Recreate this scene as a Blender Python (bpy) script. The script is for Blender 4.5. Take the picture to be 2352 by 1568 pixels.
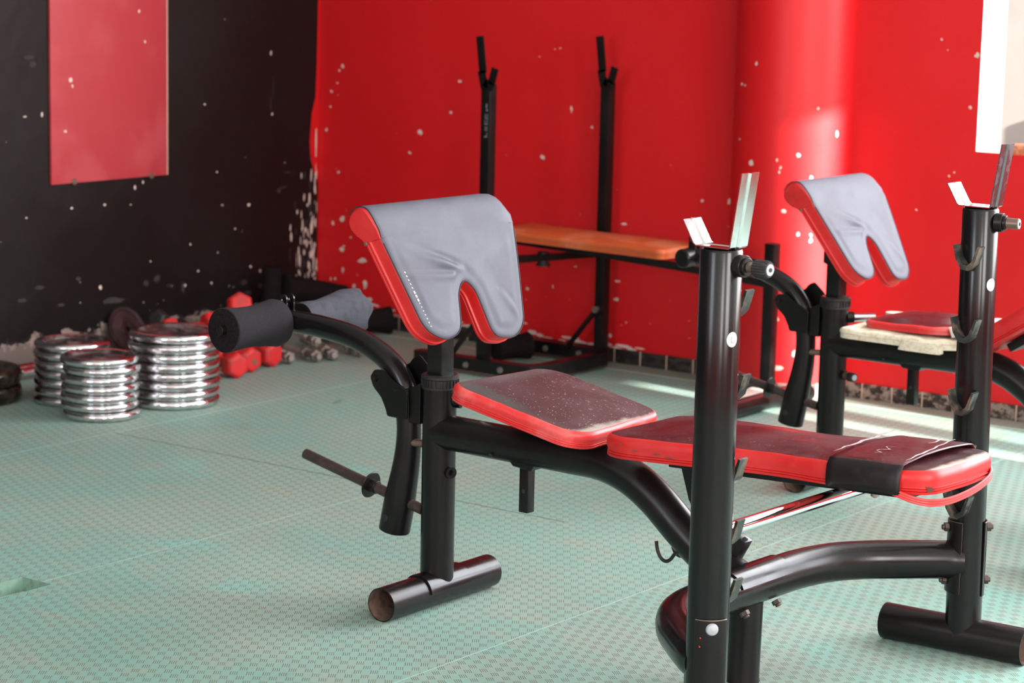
import bpy, bmesh, math, random
from mathutils import Vector, Matrix, noise
PI = math.pi
for o in list(bpy.data.objects): bpy.data.objects.remove(o)
scene = bpy.context.scene
COL = scene.collection

# ---------------------------------------------------------------- camera
# room axes: +X along the red wall, +Y towards the red wall, camera stands over the origin
FPX, PITCH, ROLL, YAW, EYE = 5400.0, .1655, -.0225, -.6375, 1.37
def cam_axes():
    c, s = math.cos(PITCH), math.sin(PITCH)
    fw = Vector((0, c, -s)); rt = Vector((1, 0, 0)); dn = Vector((0, -s, -c))
    cr, sr = math.cos(ROLL), math.sin(ROLL)
    r2 = rt*cr + dn*sr; d2 = dn*cr - rt*sr
    Z = Matrix.Rotation(-YAW, 3, 'Z')
    return Z @ r2, Z @ d2, Z @ fw
RT, DN, FW = cam_axes()
cam_data = bpy.data.cameras.new('camera'); cam = bpy.data.objects.new('camera', cam_data); COL.objects.link(cam)
m = Matrix((RT, -DN, -FW)).transposed().to_4x4(); m.translation = Vector((0, 0, EYE)); cam.matrix_world = m
cam_data.sensor_width = 36; cam_data.lens = 36*FPX/2352; cam_data.clip_start = .05; cam_data.clip_end = 100
cam_data.dof.use_dof = True; cam_data.dof.focus_distance = 4.35; cam_data.dof.aperture_fstop = 7.0
scene.camera = cam

# ---------------------------------------------------------------- light
vs = scene.view_settings
vs.view_transform = 'Standard'; vs.look = 'None'; vs.exposure = -0.04; vs.gamma = 1.0; vs.use_curve_mapping = False
world = bpy.data.worlds.new('sky'); scene.world = world; world.use_nodes = True
wn = world.node_tree; bg = wn.nodes['Background']
sky = wn.nodes.new('ShaderNodeTexSky'); sky.sky_type = 'NISHITA'; sky.sun_disc = False
sky.sun_elevation = math.radians(38); sky.sun_rotation = math.radians(60)
wn.links.new(sky.outputs[0], bg.inputs[0]); bg.inputs[1].default_value = .35
sun_d = bpy.data.lights.new('sun', 'SUN'); sun_d.energy = 22; sun_d.angle = math.radians(.53); sun_d.color = (1, .96, .9)
sun = bpy.data.objects.new('sun', sun_d); COL.objects.link(sun)
sun.rotation_euler = Vector((-1.0, .15, -.35)).to_track_quat('-Z', 'Y').to_euler()
def area(name, loc, direction, sx, sy, power, col=(1, 1, 1)):
    d = bpy.data.lights.new(name, 'AREA'); d.shape = 'RECTANGLE'; d.size = sx; d.size_y = sy; d.energy = power; d.color = col
    o = bpy.data.objects.new(name, d); COL.objects.link(o); o.location = loc
    o.rotation_euler = Vector(direction).to_track_quat('-Z', 'Y').to_euler(); return o
# daylight entering through the window bays of the right wall, the wall behind the camera and the red wall
for wy in (-.45, 2.2): area('daylight_right', (1.97, wy, 1.75), (-1, .12, -.12), 1.30, 1.5, 125, (1, .985, .96))
area('daylight_rear', (-2.9, -1.47, 1.75), (-.1, 1, -.12), 1.4, 1.4, 60, (.9, .95, 1))
area('daylight_red_wall', (-.5, 6.62, 1.72), (-.06, -1, -.16), 4.2, 1.75, 330, (.97, .98, 1))

# ---------------------------------------------------------------- materials
def nt(name):
    m = bpy.data.materials.new(name); m.use_nodes = True
    return m, m.node_tree, m.node_tree.nodes['Principled BSDF']
def N(t, typ, **kw):
    n = t.nodes.new(typ)
    for k, v in kw.items():
        if k in ('operation', 'data_type', 'blend_type', 'feature', 'distance', 'interpolation_type', 'noise_dimensions'): setattr(n, k, v)
    return n
def lk(t, a, b): t.links.new(a, b)
def val(t, sock, x):
    if hasattr(x, 'is_linked') or hasattr(x, 'links'): lk(t, x, sock)
    else: sock.default_value = x
def M(t, op, a, b=None, c=None, clamp=False):
    n = t.nodes.new('ShaderNodeMath'); n.operation = op; n.use_clamp = clamp
    val(t, n.inputs[0], a)
    if b is not None: val(t, n.inputs[1], b)
    if c is not None: val(t, n.inputs[2], c)
    return n.outputs[0]
def MIX(t, f, a, b, mode='MIX'):
    n = t.nodes.new('ShaderNodeMix'); n.data_type = 'RGBA'; n.blend_type = mode
    val(t, n.inputs[0], f)
    for s, x in ((n.inputs[6], a), (n.inputs[7], b)):
        if isinstance(x, tuple): s.default_value = (*x, 1) if len(x) == 3 else x
        else: lk(t, x, s)
    return n.outputs[2]
def OBJ(t): return t.nodes.new('ShaderNodeTexCoord').outputs['Object']
def NOISE(t, vec, scale, detail=4, rough=.5, stretch=None, dist=0):
    if stretch:
        mp = t.nodes.new('ShaderNodeMapping'); mp.inputs['Scale'].default_value = stretch; lk(t, vec, mp.inputs[0]); vec = mp.outputs[0]
    n = t.nodes.new('ShaderNodeTexNoise'); n.inputs['Scale'].default_value = scale; n.inputs['Detail'].default_value = detail
    n.inputs['Roughness'].default_value = rough; n.inputs['Distortion'].default_value = dist; lk(t, vec, n.inputs['Vector']); return n.outputs[0]
def RAMP(t, f, lo, hi):
    n = t.nodes.new('ShaderNodeMapRange'); n.interpolation_type = 'SMOOTHSTEP'; val(t, n.inputs[0], f)
    n.inputs[1].default_value = lo; n.inputs[2].default_value = hi; return n.outputs[0]
def BUMP(t, p, h, strength=.3, dist=.002):
    b = t.nodes.new('ShaderNodeBump'); b.inputs['Strength'].default_value = strength; b.inputs['Distance'].default_value = dist
    lk(t, h, b.inputs['Height']); lk(t, b.outputs[0], p.inputs['Normal'])
def SEP(t, v):
    s = t.nodes.new('ShaderNodeSeparateXYZ'); lk(t, v, s.inputs[0]); return s.outputs

def simple(name, col, rough=.5, metal=0, spec=.5, coat=0, nscale=0, ncol=None, namt=.5, bump=0, bscale=200, stretch=None, lo=.45, hi=.65):
    m, t, p = nt(name); o = OBJ(t)
    p.inputs['Base Color'].default_value = (*col, 1); p.inputs['Roughness'].default_value = rough; p.inputs['Metallic'].default_value = metal
    p.inputs['Specular IOR Level'].default_value = spec; p.inputs['Coat Weight'].default_value = coat; p.inputs['Coat Roughness'].default_value = .12
    if nscale:
        f = RAMP(t, NOISE(t, o, nscale, 5, .6, stretch), lo, hi)
        f = M(t, 'MULTIPLY', f, namt); lk(t, MIX(t, f, col, ncol), p.inputs['Base Color'])
        lk(t, M(t, 'ADD', M(t, 'MULTIPLY', f, .25), rough), p.inputs['Roughness'])
    if bump: BUMP(t, p, NOISE(t, o, bscale, 3, .6), bump, .001)
    return m
MAT = {}
MAT['paint'] = simple('black_gloss_paint', (.006, .0055, .006), .20, 0, .34, 0, 4, (.014, .011, .010), .4, 0, 60)
MAT['paint_dull'] = simple('black_satin_paint', (.0065, .0058, .006), .28, 0, .28, 0, 6, (.016, .013, .012), .4, 0, 90)
MAT['inner'] = simple('bare_tube_inside', (.16, .10, .075), .75, .0, .3, 0, 30, (.05, .035, .03), .8)
MAT['chrome'] = simple('chrome', (.74, .75, .77), .11, 1, .5, 0, 14, (.40, .37, .35), .4)
MAT['worn_chrome'] = simple('worn_dark_chrome', (.22, .23, .26), .22, 1, .5, 0, 30, (.08, .08, .09), .8)
MAT['bar_chrome'] = simple('clean_chrome', (.85, .86, .88), .05, 1)
MAT['plate_chrome'] = simple('chromed_plate', (.74, .74, .76), .13, 1, .5, 0, 22, (.30, .24, .22), .7, .12, 45, None, .5, .68)
MAT['plate_face'] = simple('dull_plate_face', (.05, .035, .036), .30, .35, .5, 0, 30, (.30, .26, .25), .5, .2, 60)
MAT['dark_plate'] = simple('dark_iron_plate', (.035, .026, .022), .22, .6, .5, 0, 12, (.22, .16, .11), .6, .15, 40)
MAT['maroon_plate'] = simple('dark_maroon_plate', (.022, .009, .010), .45, .1, .3, 0, 30, (.06, .025, .025), .6)
MAT['steel'] = simple('worn_steel', (.36, .33, .30), .4, .8, .5, 0, 40, (.14, .10, .08), .7)
MAT['foam'] = simple('black_foam', (.024, .022, .025), .95, 0, .15, 0, 260, (.036, .034, .038), .5, .35, 500)
MAT['foam_worn'] = simple('faded_foam', (.085, .086, .108), .95, 0, .15, 0, 40, (.06, .06, .072), .6, .6, 500)
MAT['foam_end'] = simple('foam_end', (.012, .009, .010), 1, 0, .05, 0, 300, (.03, .024, .024), .5, .6, 500)
MAT['plastic'] = simple('black_plastic', (.016, .014, .014), .45, 0, .4)
MAT['plastic_tip'] = simple('grey_plastic_cap', (.35, .37, .40), .5)
MAT['dark_bolt'] = simple('dark_rusty_bolt', (.075, .055, .05), .45, .4, .4, 0, 60, (.16, .11, .09), .6)
MAT['brass'] = simple('dull_pin', (.20, .14, .11), .4, .6)
MAT['rubber'] = simple('dumbbell_red', (.62, .018, .022), .45, 0, .4, 0, 25, (.30, .05, .04), .55, .15, 60)
MAT['rubber_black'] = simple('dumbbell_black', (.02, .02, .02), .5, 0, .4)
MAT['white'] = simple('white_disc', (.86, .86, .88), .5)
MAT['greyprint'] = simple('grey_print', (.25, .24, .27), .6)
MAT['redmark'] = simple('red_mark', (.7, .03, .02), .6)
MAT['plaster'] = simple('bare_plaster', (.72, .60, .53), .9, 0, .2, 0, 60, (.50, .40, .36), .6)
MAT['plaster_dim'] = simple('scuffed_plaster', (.040, .034, .035), .8, 0, .2, 0, 80, (.06, .05, .05), .8)
MAT['peach'] = simple('pale_vinyl_backing', (.74, .62, .55), .55, 0, .4, 0, 50, (.50, .38, .34), .5)
MAT['silver'] = simple('torn_silver_backing', (.50, .48, .52), .4, .2, .5, 0, 60, (.72, .64, .60), .7)
MAT['cream_foam'] = simple('cream_foam', (.74, .66, .52), .95, 0, .1, 0, 90, (.50, .40, .28), .6, .6, 160)
MAT['orange'] = simple('orange_vinyl', (.55, .10, .028), .42, 0, .4, 0, 6, (.62, .20, .10), .7, .15, 40)
MAT['red_side'] = simple('red_vinyl', (.56, .014, .014), .40, 0, .45, 0, 8, (.62, .032, .030), .6, .25, 35)
MAT['red_side_worn'] = simple('red_vinyl_worn', (.64, .030, .030), .38, 0, .5, 0, 14, (.72, .13, .12), .7, .35, 45)
MAT['piping'] = simple('red_piping', (.72, .045, .045), .4, 0, .45)
MAT['seam'] = simple('dark_seam', (.018, .016, .022), .7)
MAT['window_white'] = simple('white_render', (.88, .86, .84), .85)
MAT['beige'] = simple('beige_render', (.60, .51, .46), .9, 0, .2, 0, 4, (.52, .44, .40), .5)
MAT['ceiling'] = simple('ceiling_white', (.75, .74, .72), .9)
MAT['red_panel'] = simple('faded_red_board', (.44, .042, .052), .48, 0, .35, 0, 5, (.50, .075, .085), .6)
MAT['wood_edge'] = simple('pale_board_edge', (.72, .48, .38), .7)

def vinyl_top(name, base, fade, scratch, fade_amt, rough=.33, scratchy=.5, wear=()):
    m, t, p = nt(name); o = OBJ(t)
    f = RAMP(t, NOISE(t, o, 7, 5, .6), .42, .68)
    c = MIX(t, M(t, 'MULTIPLY', f, fade_amt), base, fade)
    s = RAMP(t, NOISE(t, o, 55, 6, .75, (1, 2.6, 1)), .64, .70)
    s2 = RAMP(t, NOISE(t, o, 150, 2, .5, (2, 1, 1)), .665, .71)
    sc = M(t, 'MULTIPLY', M(t, 'MAXIMUM', s, M(t, 'MULTIPLY', s2, .7)), scratchy)
    c = MIX(t, sc, c, scratch)
    X_, Y_, Z_ = SEP(t, o)
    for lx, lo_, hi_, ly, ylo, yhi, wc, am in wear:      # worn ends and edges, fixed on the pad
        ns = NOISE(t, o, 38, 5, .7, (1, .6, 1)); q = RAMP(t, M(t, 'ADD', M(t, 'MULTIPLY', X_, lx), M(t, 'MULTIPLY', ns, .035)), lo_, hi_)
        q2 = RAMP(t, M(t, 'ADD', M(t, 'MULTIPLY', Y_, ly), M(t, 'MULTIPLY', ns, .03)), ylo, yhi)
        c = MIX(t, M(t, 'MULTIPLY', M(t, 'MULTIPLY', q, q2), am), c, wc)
    lk(t, c, p.inputs['Base Color'])
    lk(t, M(t, 'ADD', M(t, 'MULTIPLY', f, .18), rough), p.inputs['Roughness'])
    p.inputs['Specular IOR Level'].default_value = .34
    h = M(t, 'ADD', M(t, 'MULTIPLY', NOISE(t, o, 240, 2), .25), NOISE(t, o, 18, 3, .5, None, .6))
    BUMP(t, p, h, .16, .003)
    return m
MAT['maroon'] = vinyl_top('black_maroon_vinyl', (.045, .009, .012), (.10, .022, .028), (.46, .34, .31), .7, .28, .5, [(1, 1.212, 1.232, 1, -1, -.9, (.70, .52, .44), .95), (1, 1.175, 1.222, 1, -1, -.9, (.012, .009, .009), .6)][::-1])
MAT['maroon_dull'] = vinyl_top('worn_maroon_vinyl', (.058, .020, .022), (.085, .036, .040), (.50, .42, .38), .8, .5, .8, [(1, .446, .462, 1, -1, -.9, (.40, .35, .31), .85), (-1, -.34, -.26, -1, .105, .125, (.055, .05, .048), .85), (-1, -.20, -.14, 1, -.4, .10, (.10, .085, .09), .7)])
MAT['grey_vinyl'] = vinyl_top('grey_vinyl', (.082, .086, .114), (.118, .118, .145), (.28, .26, .26), .8, .58, .10)
MAT['grey_vinyl_pale'] = vinyl_top('pale_grey_vinyl', (.095, .095, .125), (.135, .132, .155), (.35, .33, .33), .8, .62, .1)

def wall_mat(name, col, col2, rough, rough2, bump=.12, chips=None):
    m, t, p = nt(name); o = OBJ(t)
    f = RAMP(t, NOISE(t, o, 1.3, 6, .55), .35, .7)
    c = MIX(t, M(t, 'MULTIPLY', f, .6), col, col2)
    if chips:
        # paint flaked off in a strip along the floor
        z = SEP(t, o)[2]
        n1 = NOISE(t, o, 11, 5, .6, (1, 1, 1.6)); edge = M(t, 'SUBTRACT', chips[0], z)
        k = M(t, 'ADD', M(t, 'MULTIPLY', edge, chips[1]), n1)
        c = MIX(t, RAMP(t, k, .58, .62), c, chips[2])
        k2 = M(t, 'ADD', M(t, 'MULTIPLY', edge, chips[1]), NOISE(t, o, 60, 4, .7))
        c = MIX(t, M(t, 'MULTIPLY', RAMP(t, k2, .63, .67), .55), c, (.07, .055, .05))
    lk(t, c, p.inputs['Base Color'])
    p.inputs['Roughness'].default_value = rough
    lk(t, M(t, 'ADD', M(t, 'MULTIPLY', f, rough2), rough), p.inputs['Roughness'])
    p.inputs['Specular IOR Level'].default_value = .22 if chips else .40
    BUMP(t, p, M(t, 'ADD', NOISE(t, o, 14, 4), M(t, 'MULTIPLY', NOISE(t, o, 120, 2), .15)), bump, .006)
    return m
MAT['red_wall'] = wall_mat('red_painted_plaster', (.66, .0095, .013), (.73, .015, .019), .42, .1, .10)
MAT['black_wall'] = wall_mat('black_painted_plaster', (.0085, .0068, .007), (.015, .0125, .013), .36, .18, .3, (.100, 6.0, (.28, .215, .19)))

def tile_mat():
    m, t, p = nt('skirting_tile'); o = OBJ(t); x, y, z = SEP(t, o)
    n1 = RAMP(t, NOISE(t, o, 24, 5, .7, (1, 1, 1.6)), .47, .53)
    n2 = RAMP(t, NOISE(t, o, 60, 4, .7), .45, .6)
    c = MIX(t, n1, (.018, .014, .014), (.30, .25, .21)); c = MIX(t, M(t, 'MULTIPLY', n2, .55), c, (.10, .07, .06))
    # plainer black at the left, flaking more towards the right
    lft = RAMP(t, x, -4.2, -3.5); c = MIX(t, lft, MIX(t, .12, (.014, .011, .011), c), c)
    g = M(t, 'LESS_THAN', M(t, 'FRACT', M(t, 'DIVIDE', M(t, 'ADD', x, 5.72+.018), .1045)), .045)
    c = MIX(t, g, c, (.62, .45, .34)); lk(t, c, p.inputs['Base Color']); p.inputs['Roughness'].default_value = .45
    BUMP(t, p, NOISE(t, o, 70, 4), .4, .003); return m
MAT['tile'] = tile_mat()

def mat_floor():
    m, t, p = nt('green_foam_matting'); o = OBJ(t); x, y, z = SEP(t, o)
    def strokes(alpha):
        ca, sa = math.cos(alpha), math.sin(alpha)
        u = M(t, 'ADD', M(t, 'MULTIPLY', x, ca), M(t, 'MULTIPLY', y, sa)); v = M(t, 'ADD', M(t, 'MULTIPLY', x, -sa), M(t, 'MULTIPLY', y, ca))
        W, H, P = .0156, .028, .0039
        cu = M(t, 'FLOOR', M(t, 'DIVIDE', u, W)); cv = M(t, 'FLOOR', M(t, 'DIVIDE', v, H))
        ck = M(t, 'LESS_THAN', M(t, 'FLOORED_MODULO', M(t, 'ADD', cu, cv), 2), .5)
        fu = M(t, 'FRACT', M(t, 'DIVIDE', u, P)); fv = M(t, 'FRACT', M(t, 'DIVIDE', v, H))
        s = M(t, 'LESS_THAN', M(t, 'ABSOLUTE', M(t, 'SUBTRACT', fu, .5)), .205)
        l = M(t, 'LESS_THAN', M(t, 'ABSOLUTE', M(t, 'SUBTRACT', fv, .5)), .37)
        lit_edge = M(t, 'LESS_THAN', M(t, 'ABSOLUTE', M(t, 'SUBTRACT', fu, .86)), .11)
        a = M(t, 'MULTIPLY', ck, l)
        col = M(t, 'LESS_THAN', M(t, 'FRACT', M(t, 'DIVIDE', u, W)), .07)
        return M(t, 'MULTIPLY', a, s), M(t, 'MULTIPLY', a, lit_edge), col
    s1, h1, c1 = strokes(math.radians(35.8)); s2, h2, c2 = strokes(math.radians(50.2))
    rgt = M(t, 'GREATER_THAN', x, -2.706)
    S = M(t, 'ADD', M(t, 'MULTIPLY', s2, rgt), M(t, 'MULTIPLY', s1, M(t, 'SUBTRACT', 1, rgt)))
    Hh = M(t, 'ADD', M(t, 'MULTIPLY', h2, rgt), M(t, 'MULTIPLY', h1, M(t, 'SUBTRACT', 1, rgt)))
    big = NOISE(t, o, 1.7, 5, .55); mid = NOISE(t, o, 7, 5, .6, (1, 2, 1))
    c = MIX(t, RAMP(t, big, .38, .64), (.225, .400, .350), (.290, .398, .345))
    c = MIX(t, M(t, 'MULTIPLY', RAMP(t, mid, .45, .7), .5), c, (.34, .37, .30))
    c = MIX(t, M(t, 'MULTIPLY', RAMP(t, NOISE(t, o, 3.1, 4, .6), .55, .72), .55), c, (.20, .50, .44))
    c = MIX(t, M(t, 'MULTIPLY', RAMP(t, NOISE(t, o, 2.3, 5, .7), .60, .72), .35), c, (.20, .22, .16))
    c = MIX(t, M(t, 'MULTIPLY', Hh, .35), c, (.52, .62, .54))  # lit side of each groove painted in as a paler stripe
    c = MIX(t, M(t, 'MULTIPLY', S, M(t, 'ADD', M(t, 'MULTIPLY', rgt, .12), .76)), c, (.085, .085, .055))
    c = MIX(t, M(t, 'MULTIPLY', M(t, 'MULTIPLY', c1, M(t, 'SUBTRACT', 1, rgt)), .35), c, (.10, .22, .19))
    # joints between the mats: light scuffed edges one way, dark gaps the other
    for x0, w in ((-4.76, .0035), (-3.733, .002), (-2.706, .0022)):
        ln = M(t, 'LESS_THAN', M(t, 'ABSOLUTE', M(t, 'SUBTRACT', x, x0)), w); c = MIX(t, M(t, 'MULTIPLY', ln, .6), c, (.40, .62, .56))
    ln = M(t, 'LESS_THAN', M(t, 'ABSOLUTE', M(t, 'SUBTRACT', y, 4.55)), .0022)
    ln = M(t, 'MULTIPLY', ln, M(t, 'MULTIPLY', M(t, 'GREATER_THAN', x, -4.76), M(t, 'LESS_THAN', x, -3.2))); c = MIX(t, M(t, 'MULTIPLY', ln, .9), c, (.03, .045, .035))
    ln = M(t, 'LESS_THAN', M(t, 'ABSOLUTE', M(t, 'SUBTRACT', y, 6.19)), .006)
    ln = M(t, 'LESS_THAN', M(t, 'ABSOLUTE', M(t, 'SUBTRACT', y, 6.385)), .008); c = MIX(t, M(t, 'MULTIPLY', ln, .8), c, (.45, .80, .70))  # one bright thin line running parallel to the red wall
    dusty = RAMP(t, M(t, 'ADD', x, M(t, 'MULTIPLY', NOISE(t, o, 6, 5, .7), .09)), -5.50, -5.56); c = MIX(t, M(t, 'MULTIPLY', dusty, .9), c, (.27, .215, .19))
    bare = M(t, 'GREATER_THAN', y, 6.39); c = MIX(t, M(t, 'MULTIPLY', bare, .55), c, (.20, .22, .16))
    lk(t, c, p.inputs['Base Color']); p.inputs['Roughness'].default_value = .62; p.inputs['Specular IOR Level'].default_value = .35
    h = M(t, 'SUBTRACT', M(t, 'MULTIPLY', mid, .25), S); BUMP(t, p, h, .35, .0008)
    return m
MAT['floor'] = mat_floor()
MAT['mat_edge'] = simple('mat_cut_edge', (.20, .33, .26), .8, 0, .2, 0, 40, (.13, .17, .12), .6)
MAT['subfloor'] = simple('screed', (.42, .55, .45), .8, 0, .2, 0, 20, (.60, .42, .28), .5)

# ---------------------------------------------------------------- mesh helpers
class MB:
    def __init__(s): s.v = []; s.f = []; s.m = []
    def add(s, verts, faces, mat=0, xf=None):
        b = len(s.v); s.v += [tuple(xf @ Vector(p)) if xf else tuple(p) for p in verts]
        s.f += [tuple(b+i for i in f) for f in faces]; s.m += ([mat]*len(faces) if isinstance(mat, int) else mat); return s
    def build(s, name, mats, parent=None, ang=35, loc=None):
        me = bpy.data.meshes.new(name); me.from_pydata(s.v, [], s.f); me.update()
        if not isinstance(mats, (list, tuple)): mats = [mats]
        for k in mats: me.materials.append(MAT[k])
        for p, k in zip(me.polygons, s.m): p.material_index = k
        bm = bmesh.new(); bm.from_mesh(me); bmesh.ops.recalc_face_normals(bm, faces=bm.faces); bm.to_mesh(me); bm.free()
        me.shade_smooth(); me.set_sharp_from_angle(angle=math.radians(ang))
        o = bpy.data.objects.new(name, me); COL.objects.link(o)
        if parent: o.parent = parent
        if loc: o.location = loc
        return o
def frame(d, up=Vector((0, 0, 1))):
    d = Vector(d).normalized()
    if abs(d.dot(up)) > .98: up = Vector((1, 0, 0))
    x = up.cross(d).normalized(); y = d.cross(x); return Matrix((x, y, d)).transposed()
def smooth(pts, n=6):
    P = [Vector(p) for p in pts]; P = [2*P[0]-P[1]] + P + [2*P[-1]-P[-2]]; out = []
    for i in range(1, len(P)-2):
        for k in range(n):
            t = k/n; a, b, c, d = P[i-1], P[i], P[i+1], P[i+2]
            out.append(.5*((2*b)+(c-a)*t+(2*a-5*b+4*c-d)*t*t+(3*b-a-3*c+d)*t*t*t))
    out.append(P[-2]); return out
def tube(mb, pts, r, seg=28, hollow=0, mat=0, matin=1, ell=1.0, up=Vector((0, 0, 1)), caps=True, square=False, round_ends=0):
    P = [Vector(p) for p in pts]; n = len(P); rs = r if isinstance(r, (list, tuple)) else [r]*n
    T = []
    for i in range(n):
        a = P[max(i-1, 0)]; b = P[min(i+1, n-1)]; T.append((b-a).normalized())
    F = frame(T[0], up); X = F.col[0].copy()
    if square: angs = [(PI/4+k*PI/2) for k in range(4)]; seg = 4
    else: angs = [2*PI*k/seg for k in range(seg)]
    rings = []
    for i in range(n):
        X = (X - T[i]*X.dot(T[i])).normalized(); Y = T[i].cross(X); rings.append((P[i], X.copy(), Y.copy(), rs[i], T[i]))
    if round_ends:
        e = round_ends; new = []
        c, X0, Y0, rr, tt = rings[0]
        for k in (1, .7, .35): new.append((c + tt*e*(1-math.sqrt(1-k*k)) if k < 1 else c, X0, Y0, rr-e*(k if k == 1 else k*.75), tt))
        new.append((c+tt*e, X0, Y0, rr, tt)); body = rings[1:-1]
        c, X1, Y1, rr, tt = rings[-1]; end = [(c-tt*e, X1, Y1, rr, tt)]
        for k in (.35, .7, 1): end.append((c - tt*e*(1-math.sqrt(1-k*k)) if k < 1 else c, X1, Y1, rr-e*(k if k == 1 else k*.75), tt))
        rings = new+body+end
    def ring(rg, dr): return [rg[0]+rg[1]*math.cos(a)*(rg[3]-dr)*ell+rg[2]*math.sin(a)*(rg[3]-dr) for a in angs]
    V = []; Fc = []; Mt = []
    for rg in rings: V += ring(rg, 0)
    nr = len(rings)
    for i in range(nr-1):
        for k in range(seg): Fc.append((i*seg+k, i*seg+(k+1) % seg, (i+1)*seg+(k+1) % seg, (i+1)*seg+k)); Mt.append(mat)
    if hollow:
        b = len(V)
        for rg in rings: V += ring(rg, hollow)
        for i in range(nr-1):
            for k in range(seg): Fc.append((b+i*seg+k, b+i*seg+(k+1) % seg, b+(i+1)*seg+(k+1) % seg, b+(i+1)*seg+k)); Mt.append(matin)
        for i in (0, nr-1):
            for k in range(seg): Fc.append((i*seg+k, i*seg+(k+1) % seg, b+i*seg+(k+1) % seg, b+i*seg+k)); Mt.append(mat)
    elif caps: Fc.append(tuple(range(seg))); Mt.append(mat); Fc.append(tuple((nr-1)*seg+k for k in range(seg))); Mt.append(mat)
    mb.add(V, Fc, Mt); return mb
def cyl(mb, a, b, r, seg=24, mat=0, bev=.0008):
    a = Vector(a); b = Vector(b); d = (b-a).normalized(); L = (b-a).length; bev = min(bev, L*.3, r*.3)
    return tube(mb, [a, a+d*bev, b-d*bev, b], [r-bev, r, r, r-bev], seg, 0, mat)
def box(mb, c, s, rot=None, mat=0, bev=.002):
    x, y, z = s[0]/2, s[1]/2, s[2]/2; bev = min(bev, x*.45, y*.45, z*.45); R = rot if rot else Matrix.Identity(3); c = Vector(c)
    bm = bmesh.new(); bmesh.ops.create_cube(bm, size=1)
    for v in bm.verts: v.co = Vector((v.co.x*2*x, v.co.y*2*y, v.co.z*2*z))
    if bev > 0: bmesh.ops.bevel(bm, geom=list(bm.edges), offset=bev, segments=2, affect='EDGES', profile=.6)
    bm.verts.index_update(); mb.add([c + R @ v.co for v in bm.verts], [tuple(v.index for v in f.verts) for f in bm.faces], mat); bm.free(); return mb
def lathe(mb, prof, xf=None, seg=48, mats=0):
    V = []; Fc = []; Mt = []; n = len(prof)
    for r, z in prof:
        for k in range(seg): a = 2*PI*k/seg; V.append((r*math.cos(a), r*math.sin(a), z))
    for i in range(n-1):
        for k in range(seg): Fc.append((i*seg+k, i*seg+(k+1) % seg, (i+1)*seg+(k+1) % seg, (i+1)*seg+k)); Mt.append(mats if isinstance(mats, int) else mats[i])
    mb.add(V, Fc, Mt, xf); return mb
def roundpoly(pts, rad, n=6):
    out = []; m_ = len(pts)
    for i in range(m_):
        p = Vector(pts[i][:2]); a = Vector(pts[i-1][:2]); b = Vector(pts[(i+1) % m_][:2]); r = rad[i] if isinstance(rad, (list, tuple)) else rad
        da = (a-p); db = (b-p); r = min(r, da.length*.48, db.length*.48); s = p+da.normalized()*r; e = p+db.normalized()*r
        for k in range(n+1): t = k/n; out.append(s*(1-t)**2+p*2*t*(1-t)+e*t*t)
    return out
def dens(P, L=.02):
    out = []
    for i, p in enumerate(P):
        q = P[(i+1) % len(P)]; k = max(1, int((q-p).length/L))
        for j in range(k): out.append(p.lerp(q, j/k))
    return out
def inset(P, d):
    n = len(P); area2 = sum(P[i].x*P[(i+1) % n].y-P[(i+1) % n].x*P[i].y for i in range(n)); sg = 1 if area2 > 0 else -1; out = []
    for i in range(n):
        e1 = (P[i]-P[i-1]).normalized(); e2 = (P[(i+1) % n]-P[i]).normalized()
        n1 = Vector((-e1.y, e1.x))*sg; n2 = Vector((-e2.y, e2.x))*sg; nn = (n1+n2)
        if nn.length < 1e-6: nn = n1
        nn.normalize(); out.append(P[i]+nn*d/max(.5, nn.dot(n1)))
    return out
def prism(mb, poly, z0, z1, xf=None, mat=0, bev=.001):
    P = [Vector(p[:2]) for p in poly]; n = len(P); R = [(bev, z0), (0, z0+bev), (0, z1-bev), (bev, z1)] if bev else [(0, z0), (0, z1)]
    V = []; Fc = []
    for d, z in R: V += [(q.x, q.y, z) for q in (inset(P, d) if d else P)]
    for i in range(len(R)-1):
        for k in range(n): Fc.append((i*n+k, i*n+(k+1) % n, (i+1)*n+(k+1) % n, (i+1)*n+k))
    Fc.append(tuple(range(n))[::-1]); Fc.append(tuple((len(R)-1)*n+k for k in range(n)))
    mb.add(V, Fc, mat, xf); return mb
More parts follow.
